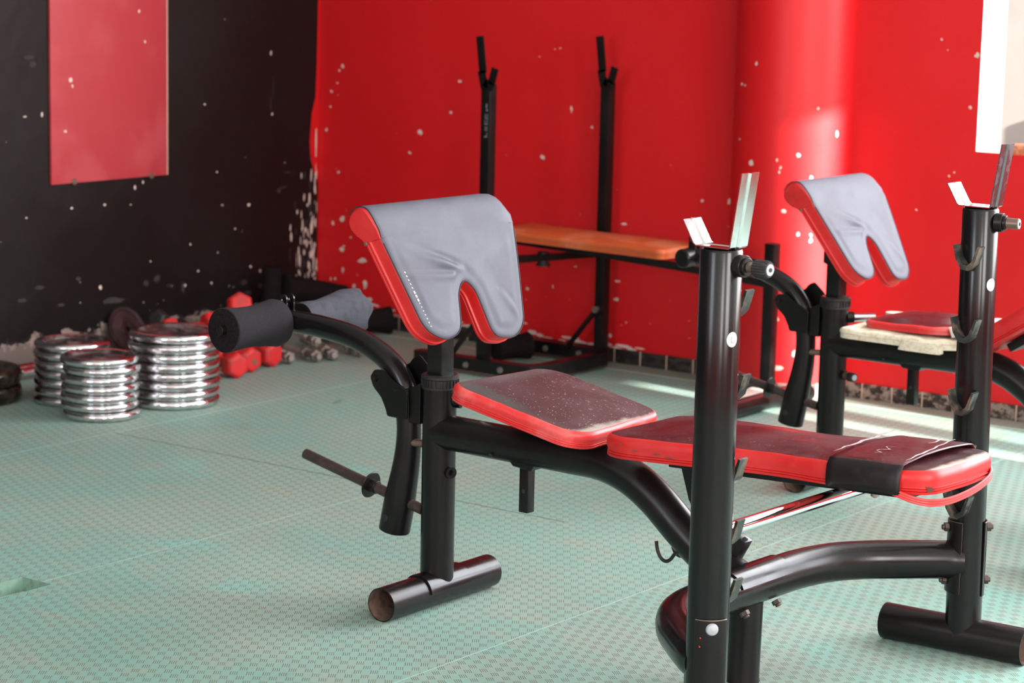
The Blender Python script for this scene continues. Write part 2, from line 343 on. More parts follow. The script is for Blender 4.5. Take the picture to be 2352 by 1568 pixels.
def pad(mb, poly, t, xf, crown=.006, side=1, top=0, welt=True, star=True, wav=.0):
    """stuffed vinyl pad: outline in u,v, thickness along +n"""
    P = dens([Vector(p[:2]) for p in poly], .012); n = len(P)
    R = [(.006, 0), (.0, .0008)]
    if welt: R += [(-.0015, .003), (-.0015, .005), (.0012, .0062), (-.001, .0074), (-.001, .0094), (.0012, .0106), (-.0005, .0118)]
    R += [(.000, .0135), (-.0025, t*.55), (-.001, t*.80), (.0025, t*.93), (.007, t*.985)]
    ks = len(R)-1; R += [(.011, t*.995), (.017, t)]
    V = []; Fc = []; Mt = []
    for i, (d, z) in enumerate(R):
        Q = inset(P, d)
        for k, q in enumerate(Q):
            w = wav*noise.noise(Vector((q.x*22, q.y*22, z*30))) if i > 2 else 0
            V.append((q.x, q.y, z+w))
    for i in range(len(R)-1):
        for k in range(n): Fc.append((i*n+k, i*n+(k+1) % n, (i+1)*n+(k+1) % n, (i+1)*n+k)); Mt.append(side if i < ks else top)
    Fc.append(tuple(range(n))[::-1]); Mt.append(side)
    last = (len(R)-1)*n
    if star:
        Q = inset(P, .017); c = sum(Q, Vector((0, 0)))/n; prev = last
        for s in (.86, .7, .52, .34, .17):
            b = len(V)
            for q in Q:
                pq = c+(q-c)*s; V.append((pq.x, pq.y, t+crown*(1-s**2.2)+wav*1.2*noise.noise(Vector((pq.x*16, pq.y*16, 3)))))
            for k in range(n): Fc.append((prev+k, prev+(k+1) % n, b+(k+1) % n, b+k)); Mt.append(top)
            prev = b
        b = len(V); V.append((c.x, c.y, t+crown))
        for k in range(n): Fc.append((prev+k, prev+(k+1) % n, b)); Mt.append(top)
    else: Fc.append(tuple(last+k for k in range(n))); Mt.append(top)
    mb.add(V, Fc, Mt, xf); return mb
def basis(o, u, v, n):
    m = Matrix((Vector(u).normalized(), Vector(v).normalized(), Vector(n).normalized())).transposed().to_4x4(); m.translation = Vector(o); return m
def empty(name, loc, rz=0, label=None, cat=None, group=None):
    o = bpy.data.objects.new(name, None); COL.objects.link(o); o.location = loc; o.rotation_euler = (0, 0, rz); o.empty_display_size = .1
    return tag(o, label, cat, group)
def tag(o, label=None, cat=None, group=None, kind=None):
    if label: o['label'] = label
    if cat: o['category'] = cat
    if group: o['group'] = group
    if kind: o['kind'] = kind
    return o
def copy_tree(o, parent=None):
    c = o.copy(); COL.objects.link(c); c.parent = parent
    for ch in [k for k in bpy.data.objects if k.parent == o]: copy_tree(ch, c)
    return c
# measured paint chips: (position along wall, height, half width, half height)
RED_CHIPS = [(-5.605, 0.936, 0.0104, 0.011), (-5.62, 0.92, 0.0062, 0.0063), (-5.656, 0.842, 0.0084, 0.0079), (-5.629, 0.875, 0.0063, 0.0047), (-5.065, 0.909, 0.0096, 0.0076), (-5.103, 0.799, 0.0078, 0.0076), (-5.24, 0.722, 0.0158, 0.0123), (-5.285, 0.645, 0.008, 0.0062), (-4.701, 0.671, 0.0128, 0.0119), (-4.586, 0.841, 0.0072, 0.0146), (-4.5, 0.785, 0.0071, 0.0058), (-5.619, 0.551, 0.0084, 0.008), (-5.68, 0.702, 0.0084, 0.0095), (-5.598, 0.382, 0.0168, 0.0144), (-5.644, 0.362, 0.0084, 0.0128), (-5.6, 0.268, 0.0126, 0.0161), (-5.502, 0.237, 0.031, 0.0112), (-5.488, 0.152, 0.0145, 0.0224), (-5.593, 0.193, 0.0084, 0.0145), (-5.566, 0.092, 0.0189, 0.0113), (-5.462, 0.094, 0.0145, 0.0192), (-4.358, 0.47, 0.014, 0.0058), (-4.372, 0.355, 0.007, 0.0059), (-4.379, 0.276, 0.0176, 0.0044), (-4.381, 0.214, 0.0176, 0.0089), (-4.403, 0.088, 0.0106, 0.0089), (-4.752, 0.211, 0.0112, 0.0061), (-4.645, 0.23, 0.0037, 0.009), (-4.758, 0.09, 0.0112, 0.0046), (-4.339, 0.14, 0.0053, 0.003), (-3.953, 0.579, 0.0098, 0.0127), (-4.056, 0.573, 0.0083, 0.0071), (-3.108, 1.086, 0.0099, 0.0129), (-3.122, 0.931, 0.0071, 0.0091), (-3.228, 1.129, 0.0043, 0.0065), (-3.206, 1.098, 0.0029, 0.0026), (-3.18, 0.719, 0.0058, 0.0053), (-3.163, 0.732, 0.0043, 0.0039), (-3.283, 0.608, 0.0044, 0.0053), (-3.867, 0.115, 0.0082, 0.0057), (-3.847, 0.114, 0.0098, 0.0071), (-3.831, 0.129, 0.0081, 0.0057), (-3.884, 0.146, 0.0098, 0.0128), (-3.873, 0.085, 0.0082, 0.0057), (-5.542, 0.134, 0.0084, 0.0129), (-5.631, 0.157, 0.0063, 0.0081), (-5.59, 0.282, 0.0063, 0.0064), (-5.557, 0.317, 0.0063, 0.0048), (-5.66, 0.787, 0.0063, 0.0047), (-5.722, 0.696, 0.0042, 0.008), (-5.652, 0.155, 0.0064, 0.0081), (-5.536, 0.142, 0.0063, 0.0096), (-4.552, 0.308, 0.009, 0.003), (-3.934, 0.329, 0.0049, 0.0043), (-4.724, 1.01, 0.0037, 0.0029), (-4.639, 1.042, 0.0054, 0.0044), (-4.661, 1.038, 0.0036, 0.0029), (-5.651, 0.058, 0.0297, 0.0097), (-5.683, 0.07, 0.0213, 0.013), (-5.587, 0.045, 0.0252, 0.0081), (-5.524, 0.071, 0.0167, 0.0097), (-5.441, 0.08, 0.0329, 0.008), (-5.359, 0.07, 0.0285, 0.0064), (-5.257, 0.053, 0.0361, 0.0047), (-5.157, 0.054, 0.0396, 0.0047), (-4.961, 0.051, 0.0385, 0.0046), (-4.676, 0.041, 0.0369, 0.0046)]
BLACK_CHIPS = [(5.162, 0.812, 0.0074, 0.0111), (5.108, 0.995, 0.0237, 0.0082), (5.126, 0.972, 0.0183, 0.011), (5.09, 0.808, 0.0109, 0.0041), (5.287, 0.501, 0.0076, 0.0071), (5.609, 0.565, 0.0061, 0.0074), (5.572, 0.55, 0.0081, 0.0117), (5.967, 0.577, 0.0066, 0.0061), (6.13, 0.45, 0.0113, 0.0109), (5.994, 0.459, 0.0088, 0.0046), (5.836, 0.334, 0.0064, 0.0061), (5.874, 0.237, 0.0086, 0.0061), (5.622, 0.22, 0.0144, 0.0135), (5.673, 0.23, 0.0166, 0.018), (5.736, 0.201, 0.0189, 0.0045), (5.81, 0.193, 0.0085, 0.0076), (5.94, 0.188, 0.0066, 0.0077), (6.14, 0.227, 0.0091, 0.0079), (6.106, 0.174, 0.0181, 0.0141), (6.19, 0.207, 0.0092, 0.0095), (6.242, 0.984, 0.0068, 0.0123), (5.972, 0.293, 0.0044, 0.0046), (6.06, 0.37, 0.0067, 0.0047), (5.643, 0.292, 0.0062, 0.0045), (5.313, 0.265, 0.0154, 0.0072), (5.143, 0.253, 0.0224, 0.0085), (5.068, 0.219, 0.0257, 0.0071), (5.236, 0.186, 0.019, 0.0058), (6.31, 0.5, 0.0281, 0.0047), (6.287, 0.489, 0.014, 0.011), (6.333, 0.554, 0.0282, 0.0032), (6.25, 0.767, 0.0069, 0.0093), (6.254, 0.863, 0.0023, 0.0464), (6.241, 0.802, 0.0023, 0.0341), (5.906, 0.815, 0.0086, 0.0045), (5.433, 0.501, 0.0079, 0.0058), (5.091, 0.484, 0.0055, 0.0042), (5.411, 0.226, 0.0118, 0.0102), (5.799, 0.187, 0.0107, 0.0213), (5.552, 0.493, 0.006, 0.0029), (5.47, 0.176, 0.0602, 0.0133), (6.197, 0.154, 0.023, 0.0111), (6.129, 0.134, 0.0273, 0.0095), (6.062, 0.113, 0.0225, 0.0063)]
COL_CHIPS = [(-101.1, 1.037, 0.0049, 0.0061), (-120.6, 0.97, 0.0061, 0.0049), (-115.3, 0.967, 0.0037, 0.0037), (-22.1, 0.828, 0.0061, 0.0098), (-57.7, 0.763, 0.0061, 0.0073), (-45.6, 0.693, 0.0061, 0.0073), (-102.8, 0.73, 0.0085, 0.011), (-76.5, 0.745, 0.0037, 0.0049), (-73.0, 0.722, 0.0037, 0.0049), (-74.0, 0.708, 0.0037, 0.0049), (-42.0, 0.907, 0.0037, 0.0049), (-68.7, 0.588, 0.0073, 0.0073), (-55.1, 0.518, 0.0061, 0.0061), (-43.8, 0.516, 0.0049, 0.0061), (-43.6, 0.499, 0.0061, 0.0073), (-120.8, 0.798, 0.0037, 0.0037), (-72.3, 0.369, 0.0049, 0.0171), (-72.6, 0.294, 0.0037, 0.0098), (-70.5, 0.251, 0.0061, 0.0073), (-53.3, 0.143, 0.011, 0.011), (-71.3, 0.212, 0.0037, 0.0122), (-68.7, 0.095, 0.0244, 0.0085), (-47.1, 0.08, 0.0305, 0.0061)]
# ================================================================ the room
XW, YW, XR, YB, ZC = -5.72, 6.5, 2.0, -1.5, 2.9
def blob(mb, c, u, v, rx, ry, nrm, mat, seed, lift=.0006, n=12, wob=.35):
    rd = random.Random(seed); V = []; ph = rd.random()*6; c = Vector(c)
    for k in range(n):
        a = 2*PI*k/n; w = 1+wob*(rd.random()-.5)+.12*math.sin(2*a+ph)
        V.append(c+Vector(u)*math.cos(a)*rx*w+Vector(v)*math.sin(a)*ry*w+Vector(nrm)*lift)
    mb.add(V, [tuple(range(n))], mat)
def quad(mb, a, b, c, d, mat=0): mb.add([a, b, c, d], [(0, 1, 2, 3)], mat)

# floor: green mats with one open slot where a mat edge strip is missing
f = MB(); hx0, hx1, hy1, hy0, hz = -3.793, -3.702, 3.354, 2.75, -.032
xs = [XW, hx0, hx1, XR]; ys = [YB, hy0, hy1, YW]
for i in range(3):
    for j in range(3):
        if i == 1 and j == 1: continue
        quad(f, (xs[i], ys[j], 0), (xs[i+1], ys[j], 0), (xs[i+1], ys[j+1], 0), (xs[i], ys[j+1], 0), 0)
quad(f, (hx0, hy0, hz), (hx1, hy0, hz), (hx1, hy1, hz), (hx0, hy1, hz), 2)
for a, b in (((hx0, hy0), (hx1, hy0)), ((hx1, hy0), (hx1, hy1)), ((hx1, hy1), (hx0, hy1)), ((hx0, hy1), (hx0, hy0))):
    quad(f, (*a, 0), (*b, 0), (*b, hz), (*a, hz), 1)
tag(f.build('floor', ['floor', 'mat_edge', 'subfloor']), kind='structure')

# black wall on the left
w = MB(); box(w, (XW-.1, (YB+YW)/2, ZC/2), (.2, YW-YB, ZC), None, 0, 0)
for i, (y, z, a, b) in enumerate(BLACK_CHIPS):
    big = max(a, b) > .0125; q_ = .8 if big else .62
    blob(w, (XW, y, z), (0, 1, 0), (0, 0, 1), a*q_, b*q_, (1, 0, 0), 2 if big else 1, i, .0008)
rd = random.Random(5)
for i in range(150):     # flaking at the lower corner
    z = .12+abs(rd.gauss(0, .19)); y = YW-.006-abs(rd.gauss(0, .055+.05*max(0, .28-z)))
    if z > .62: continue
    blob(w, (XW, y, z), (0, 1, 0), (0, 0, 1), rd.uniform(.0015, .006), rd.uniform(.005, .026), (1, 0, 0), 1 if rd.random() < .55 else 2, 100+i, .0009+.00001*i)
for i in range(34):      # fine white specks
    blob(w, (XW, rd.uniform(4.9, 6.45), rd.uniform(.12, 1.15)*rd.random()+.08), (0, 1, 0), (0, 0, 1), rd.uniform(.0008, .002), rd.uniform(.001, .0025), (1, 0, 0), 1 if rd.random() < .5 else 2, 400+i, .0009)
# red paint that ran over the corner
P = [(6.495, 1.3), (6.488, .95), (6.482, .82), (6.462, .76), (6.452, .66), (6.458, .60), (6.474, .55), (6.49, .53), (6.4995, .50), (6.4995, 1.3)]
w.add([(XW+.0012, a, b) for a, b in P], [tuple(range(len(P)))], 3)
blob(w, (XW, 6.487, .655), (0, 1, 0), (0, 0, 1), .005, .05, (1, 0, 0), 1, 77, .0016)
blob(w, (XW, 6.475, .07), (0, 1, 0), (0, 0, 1), .045, .075, (1, 0, 0), 1, 78, .0012, 18)
w.add([(XW+.0006, 6.28, 0), (XW+.0006, 6.33, ZC), (XW+.0006, 6.345, ZC), (XW+.0006, 6.30, 0)], [(0, 1, 2, 3)], 0)
tag(w.build('wall_left', ['black_wall', 'plaster', 'plaster_dim', 'red_wall']), kind='structure')

# red wall with the window opening and its deep white reveal
wx0, wx1, wz0, wz1, dp = -3.096, 1.75, .80, 2.62, .165
r = MB(); T = .165
for x0, x1, z0, z1 in ((XW-.2, wx0, 0, ZC), (wx1, XR+.2, 0, ZC), (wx0, wx1, 0, wz0), (wx0, wx1, wz1, ZC)):
    quad(r, (x0, YW, z0), (x1, YW, z0), (x1, YW, z1), (x0, YW, z1), 0); quad(r, (x0, YW+T, z0), (x1, YW+T, z0), (x1, YW+T, z1), (x0, YW+T, z1), 2)
quad(r, (wx0, YW, wz0), (wx0, YW+T, wz0), (wx0, YW+T, wz1), (wx0, YW, wz1), 2)
quad(r, (wx1, YW, wz0), (wx1, YW+T, wz0), (wx1, YW+T, wz1), (wx1, YW, wz1), 2)
quad(r, (wx0, YW, wz0), (wx1, YW, wz0), (wx1, YW+T, wz0), (wx0, YW+T, wz0), 2)
quad(r, (wx0, YW, wz1), (wx1, YW, wz1), (wx1, YW+T, wz1), (wx0, YW+T, wz1), 2)
for i, (x, z, a, b) in enumerate(RED_CHIPS): blob(r, (x, YW, z), (1, 0, 0), (0, 0, 1), a*.68, b*.68, (0, -1, 0), 1, 500+i, .0008, 14, .7)
rd = random.Random(9)
for i in range(40): blob(r, (rd.uniform(-5.7, -2.8), YW, rd.uniform(.08, 1.2)*rd.random()+.06), (1, 0, 0), (0, 0, 1), rd.uniform(.0008, .0018), rd.uniform(.001, .0025), (0, -1, 0), 1, 700+i, .0007)
x = -5.72                # ragged bare plaster along the bottom at the corner
for i in range(46):
    s = .5+.5*math.exp(-(x+5.72)*2); blob(r, (x, YW, .052+rd.uniform(-.006, .012)), (1, 0, 0), (0, 0, 1), rd.uniform(.015, .035), rd.uniform(.002, .013)*s, (0, -1, 0), 1, 900+i, .0009+.00001*i); x += .032
tag(r.build('wall_back', ['red_wall', 'plaster', 'window_white']), kind='structure')

# skirting tiles along the red wall
s = MB(); box(s, ((XW-.2+XR)/2, YW-.004, .024), (XR-XW+.2, .008, .048), None, 0, .001)
tag(s.build('baseboard_back', ['tile']), kind='structure')

# round engaged column
c = MB(); n = 40; V = []; Fc = []; cx_, cr_ = -3.715, .2
for k in range(n+1): a = PI+PI*k/n; V += [(cx_+cr_*math.cos(a), YW+cr_*math.sin(a), 0), (cx_+cr_*math.cos(a), YW+cr_*math.sin(a), ZC)]
for k in range(n): Fc.append((2*k, 2*k+2, 2*k+3, 2*k+1))
c.add(V, Fc, 0)
for i, (ang, z, a, b) in enumerate(COL_CHIPS):
    t = math.radians(ang); nn = (math.cos(t), math.sin(t), 0)
    blob(c, (cx_+cr_*nn[0], YW+cr_*nn[1], z), (-nn[1], nn[0], 0), (0, 0, 1), min(a, .02), b, nn, 1, 1200+i, .0012)
V = []; Fc = []
for k in range(n+1): a = PI+PI*k/n; V += [(cx_+.206*math.cos(a), YW+.206*math.sin(a), 0), (cx_+.206*math.cos(a), YW+.206*math.sin(a), .046), (cx_+.2*math.cos(a), YW+.2*math.sin(a), .048)]
for k in range(n): Fc += [(3*k, 3*k+3, 3*k+4, 3*k+1), (3*k+1, 3*k+4, 3*k+5, 3*k+2)]
c.add(V, Fc, 2)
tag(c.build('trim_1', ['red_wall', 'plaster', 'tile']), kind='structure')

# the walls with the windows that light the room, behind and beside the camera
def wall_with_hole(name, P, mats):
    m_ = MB()
    for q in P: quad(m_, *q)
    tag(m_.build(name, mats), kind='structure')
def wall_open(name, P, mats):
    m_ = MB()
    for q, mt in P: quad(m_, *q, mt)
    tag(m_.build(name, mats), kind='structure')
DZ = 1.0
segs = []
def rw_(a_, b_, z0_, z1_, mt=1): segs.append((((XR, a_, z0_), (XR, b_, z0_), (XR, b_, z1_), (XR, a_, z1_)), mt))
for a_, b_, op in ((YB, -1.1, 0), (-1.1, .2, 1), (.2, 1.55, 0), (1.55, 2.85, 1), (2.85, 5.235, 0)):
    rw_(a_, b_, 0, DZ, 0); rw_(a_, b_, 2.5, ZC)
    if not op: rw_(a_, b_, DZ, 2.5)
# narrow gaps beside a door frame let two blades of sun in
rw_(5.235, 5.355, 2.13, ZC); rw_(5.355, 5.475, 0, ZC); rw_(5.62, YW+.2, 0, ZC); rw_(5.475, 5.62, 2.84, ZC)
wall_open('wall_right', segs, ['red_wall', 'window_white'])
k = MB(); box(k, (2.9, 1.3, 1.7), (.2, 6.6, 3.6), None, 0, 0); tag(k.build('sun_block_wall', ['beige']), kind='structure')  # unseen wall added outside the right windows to keep the sun out
segs = []; xs_ = [XW-.2, -3.6, -2.2, XR]
for i_ in range(3):
    a_, b_ = xs_[i_], xs_[i_+1]; segs.append((((a_, YB, 0), (b_, YB, 0), (b_, YB, DZ), (a_, YB, DZ)), 0)); segs.append((((a_, YB, 2.45), (b_, YB, 2.45), (b_, YB, ZC), (a_, YB, ZC)), 1))
    if i_ != 1: segs.append((((a_, YB, DZ), (b_, YB, DZ), (b_, YB, 2.45), (a_, YB, 2.45)), 1))
wall_open('wall_front', segs, ['red_wall', 'window_white'])
k = MB(); box(k, ((XW+XR)/2, (YB+YW)/2, ZC+.05), (XR-XW+.4, YW-YB+.4, .1), None, 0, 0); tag(k.build('ceiling', ['ceiling']), kind='structure')
# outside the red wall's window: an unseen canopy added to limit the sun, and the beige wall across the yard
k = MB(); box(k, (-.6, YW+.165+.25, 2.75), (5.6, .50, .08), None, 0, .004); tag(k.build('sun_canopy', ['window_white']), kind='structure')
k = MB(); box(k, (-4.2, 8.4, 1.2), (4.6, .2, 4.4), None, 0, 0); box(k, (-3.27, 8.28, .55), (.5, .06, .62), None, 0, .01)
tag(k.build('trim_3', ['beige']), kind='structure')
# broken brick sill piece
k = MB(); box(k, (-2.955, YW+.05, .812), (.10, .10, .03), Matrix.Rotation(.2, 3, 'Z'), 0, .008)
MAT['brick'] = simple('brick_orange', (.50, .14, .06), .9, 0, .2, 0, 60, (.66, .40, .28), .6)
tag(k.build('brick_piece', ['brick']), 'broken orange brick piece on the sill of the white window opening', 'brick')

# red board screwed to the black wall
bd = empty('wall_board', (XW, 5.452, .584), 0, 'faded red rectangular board screwed flat to the black wall', 'board')
k = MB(); box(k, (.006, 0, .62), (.010, .522, 1.24), None, 0, .0008); k.build('panel', ['red_panel'], bd)
k = MB(); box(k, (.006, .263, .62), (.011, .004, 1.24), None, 0, .0005); tag(k.build('board_edge', ['wood_edge'], bd), 'pale bare edge strip')
for y, z in ((-.163, .004), (.186, .002)):
    k = MB(); cyl(k, (.010, y, z), (.015, y, z), .011, 14, 0, .003); k.build('screw', ['brass'], bd)
for i, (y, z, a, b) in enumerate(((-.175, .36, .007, .010), (-.17, .32, .005, .006), (.13, .57, .005, .005), (.16, .47, .004, .005), (-.19, .22, .004, .004))):
    pass
k = MB()
for i, (y, z, a, b) in enumerate(((-.175, .335, .007, .009), (-.168, .315, .004, .006), (.132, .553, .005, .005), (.158, .452, .004, .005), (-.2, .17, .006, .004))):
    blob(k, (.0112, y, z), (0, 1, 0), (0, 0, 1), a, b, (1, 0, 0), 0, 60+i, .0003)
k.build('paint_chip', ['plaster'], bd)

# ================================================================ weight benches
def V3(l, w, z): return Vector((l, w, z))
PADN = {}
def hexnut(mb, c, d, r=.0095, L=.008, bolt=.0055, out=.005):
    c = Vector(c); d = Vector(d).normalized(); tube(mb, [c, c+d*L], r, 6, 0); cyl(mb, c+d*L, c+d*(L+out), bolt, 12)
def upright(par, l, w, sgn, kind):
    """sgn +1 far post, -1 near post; inner side faces w=0"""
    k = MB(); lean = -.012 if sgn > 0 else .0
    B = V3(l, w, 0); Tp = V3(l+lean, w, .893)
    def ax(z): return B.lerp(Tp, z/.893)
    tube(k, [ax(.04), ax(.30), ax(.60), ax(.889), ax(.893)], [.0355, .0355, .0355, .0355, .0335], 36)
    up = k.build('upright', ['paint', 'inner'], par)
    k = MB(); fa = math.radians(4.5 if sgn > 0 else -4); d = V3(math.cos(fa), math.sin(fa), 0); c = V3(l, w, .0365)
    tube(k, [c-d*.170, c-d*.05, c+d*.05, c+d*.135], .0365, 36, .0022); k.build('foot', ['paint_dull', 'inner'], up)
    # bracket shells of the cross tube, on both sides of the post
    arm = Vector((-.7071, -.7071*sgn, 0)); aa = math.atan2(arm.y, arm.x)
    for s_, z0, z1, half in ((0, .128, .272, 58), (PI, .122, .272, 44)):
        k = MB(); V = []; Fc = []; nn = 16; R0 = .0362; R1 = .0392; cc = ax(.2)
        for i in range(nn+1):
            a = aa+s_+math.radians(-half+2*half*i/nn)
            for rr in (R0, R1):
                for z in (z0, z1): V.append((cc.x+rr*math.cos(a), cc.y+rr*math.sin(a), z))
        for i in range(nn):
            b = 4*i; Fc += [(b, b+4, b+5, b+1), (b+2, b+6, b+7, b+3), (b+1, b+5, b+7, b+3), (b, b+4, b+6, b+2)]
        Fc += [(0, 1, 3, 2), (4*nn, 4*nn+1, 4*nn+3, 4*nn+2)]
        k.add(V, Fc, 0)
        tube(k, [(cc.x+.0382*math.cos(aa+s_+math.radians(-half+2*half*i/nn)), cc.y+.0382*math.sin(aa+s_+math.radians(-half+2*half*i/nn)), z1+.0004) for i in range(nn+1)], .0011, 6, 0, 1)
        for e_ in (-half, half): tube(k, [(cc.x+.0385*math.cos(aa+s_+math.radians(e_)), cc.y+.0385*math.sin(aa+s_+math.radians(e_)), z) for z in (z0, z1)], .0005, 6, 0, 1 if e_*sgn > 0 else 0)
        k.build('bracket_plate', ['paint_dull', 'brass'], up)
        dd = Vector((math.cos(aa+s_), math.sin(aa+s_), 0))
        for z in (.258, .150):
            k = MB(); p = Vector((cc.x, cc.y, z))+dd*.039
            if sgn < 0 and s_ == PI:
                if z > .2: lathe(k, [(.0, .0062), (.005, .0056), (.009, .0036), (.0108, 0)], basis(p, (-dd.y, dd.x, 0), (0, 0, 1), dd), 20); k.build('bolt_cap', ['plastic_tip'], up); continue
            hexnut(k, p, dd); k.build('bolt', ['dark_bolt'], up)
    if sgn < 0:
        k = MB(); dd = Vector((math.cos(aa+PI), math.sin(aa+PI), 0)); sd = Vector((-dd.y, dd.x, 0)); cc = ax(.2)
        for z, u in ((.243, -.018), (.228, -.019)): box(k, Vector((cc.x, cc.y, z))+dd*.0352+sd*u*1.05, (.0016, .0016, .006), basis((0, 0, 0), sd, (0, 0, 1), dd).to_3x3().transposed().transposed(), 0, 0)
        tag(k.build('paint_mark', ['redmark'], up), 'two small red dashes')
    # V shaped catches welded to the inner face
    iw = -sgn
    for z in (.795, .653, .510, .405, .303):
        k = MB(); b = ax(z); y0 = w+iw*.034; y1 = w+iw*.058
        Q = [(-.031, .036), (-.026, .037), (-.018, .006), (-.006, -.010), (.004, -.012), (.014, -.002), (.026, .036), (.031, .034), (.019, -.010), (.006, -.024), (-.010, -.022), (-.023, .000)]
        V = [(b.x+q[0]*.92+.002, y0, z+q[1]*.80) for q in Q]+[(b.x+q[0]*.92+.002, y1, z+q[1]*.80) for q in Q]; n_ = len(Q)
        Fc = [tuple(range(n_)), tuple(range(n_, 2*n_))]+[(i, (i+1) % n_, n_+(i+1) % n_, n_+i) for i in range(n_)]
        k.add(V, Fc, 0); k.build('catch', ['catch'], up)
    # spring knob near the top
    k = MB(); p = ax(.868)+V3(.033, 0, 0); d = V3(.985, .17, 0).normalized() if sgn > 0 else V3(.99, -.1, 0).normalized()
    cyl(k, p, p+d*.016, .0185, 24); cyl(k, p+d*.016, p+d*.022, .0145, 24)
    kb = k.build('lock_pin', ['paint_dull'], up)
    k = MB(); cyl(k, p+d*.022, p+d*(.040 if sgn < 0 else .046), .0085 if sgn < 0 else .0105, 20); k.build('pin_shaft', ['brass'], kb)
    if sgn < 0:
        k = MB(); a0_ = p+d*.036; F_ = frame(d)
        V = []; nn = 40
        for t_, rr in ((0, .8), (.003, 1), (.026, 1), (.030, .85)):
            for i in range(nn): a = 2*PI*i/nn; q = (.0150 if i % 2 else .0138)*rr; V.append(a0_+d*t_+F_ @ Vector((math.cos(a)*q, math.sin(a)*q, 0)))
        Fc = [(j*nn+i, j*nn+(i+1) % nn, (j+1)*nn+(i+1) % nn, (j+1)*nn+i) for j in range(3) for i in range(nn)]+[tuple(range(nn)), tuple(3*nn+i for i in range(nn))]
        k.add(V, Fc, 0); k.build('knob', ['plastic'], kb)
        e = p+d*.066; 
    else: e = p+d*.046
    k = MB(); cyl(k, e, e+d*.0015, .0098, 24, 0, .0003); cyl(k, e+d*.0014, e+d*.003, .0035, 12, 1, .0003); k.build('knob_cap', ['plastic_tip', 'plastic'], kb)
    # round sticker
    k = MB(); p = ax(.747); nn = 24; V = [(p.x+.0364*math.cos(-.30), p.y+.0364*math.sin(-.30), p.z)]
    for q_ in (.5, 1):
        for i in range(nn):
            a = 2*PI*i/nn; t_ = q_*math.sin(a)*.0105/.0357; V.append((p.x+.0364*math.cos(t_-.30), p.y+.0364*math.sin(t_-.30), p.z+q_*.0125*math.cos(a)))
    k.add(V, [(0, 1+i, 1+(i+1) % nn) for i in range(nn)]+[(1+i, 1+(i+1) % nn, 1+nn+(i+1) % nn, 1+nn+i) for i in range(nn)], 0)
    if sgn < 0:
        for sx, sz, q in ((.2, 0, 0), ):
            for (u0, u1, v0, v1) in ((-.003, -.0012, -.006, .006), (-.003, .004, -.006, -.004)):
                V = [(p.x+.0368*math.cos(t_/.0357-.30), p.y+.0368*math.sin(t_/.0357-.30), p.z+v) for t_, v in ((u0, v0), (u1, v0), (u1, v1), (u0, v1))]
                k.add(V, [(0, 1, 2, 3)], 1)
    tag(k.build('sticker', ['white', 'greyprint'], up), 'white disc with a letter L' if sgn < 0 else 'white disc')
    # bar cradle: bent strip with a groove
    k = MB(); z0 = .896; wd = .0255; c = ax(.89)
    prof = [(-.066, .040), (-.062, .0405), (-.040, .004), (-.034, .000), (.030, .000), (.0335, .003), (.0515, .125)]
    thick = .0022
    def strip(prof, ws, dz):
        V = []; 
        for (a, b) in prof:
            for y, g in ws: V.append((a, y, b, g))
        return V
    ws = [(-wd, 0), (-.0060, 0), (-.003, 1), (.003, 1), (.0060, 0), (wd, 0)]
    V = []; 
    for i, (a, b) in enumerate(prof):
        p0 = Vector(prof[max(i-1, 0)]); p1 = Vector(prof[min(i+1, len(prof)-1)]); tt = (p1-p0).normalized(); nn_ = Vector((-tt.y, tt.x))
        for side in (0, 1):
            for y, g in ws:
                q = Vector((a, b))+nn_*(thick*side)-nn_*g*.0035; V.append((c.x+q.x, c.y+y, z0+q.y))
    m_ = len(ws); Fc = []
    for i in range(len(prof)-1):
        for j in range(m_-1):
            for sd_ in (0, 1): b0_ = i*2*m_+sd_*m_+j; Fc.append((b0_, b0_+1, b0_+2*m_+1, b0_+2*m_))
        for j in (0, m_-1): b0_ = i*2*m_+j; Fc.append((b0_, b0_+m_, b0_+3*m_, b0_+2*m_))
    for i in (0, len(prof)-1):
        for j in range(m_-1): b0_ = i*2*m_+j; Fc.append((b0_, b0_+1, b0_+m_+1, b0_+m_))
    k.add(V, Fc, 0); 
    if sgn > 0:      # the far cradle's tall tongue is worn dark
        k.m = [1 if any(V[i_][2] > z0+.05 for i_ in f_) and all(V[i_][0] > c.x for i_ in f_) else 0 for f_ in Fc]
    k.build('bar_cradle', ['chrome', 'worn_chrome'], up, 20)
    return up

MAT['catch'] = simple('bare_bent_steel', (.05, .058, .056), .30, .6, .5, 0, 40, (.28, .20, .15), .6)

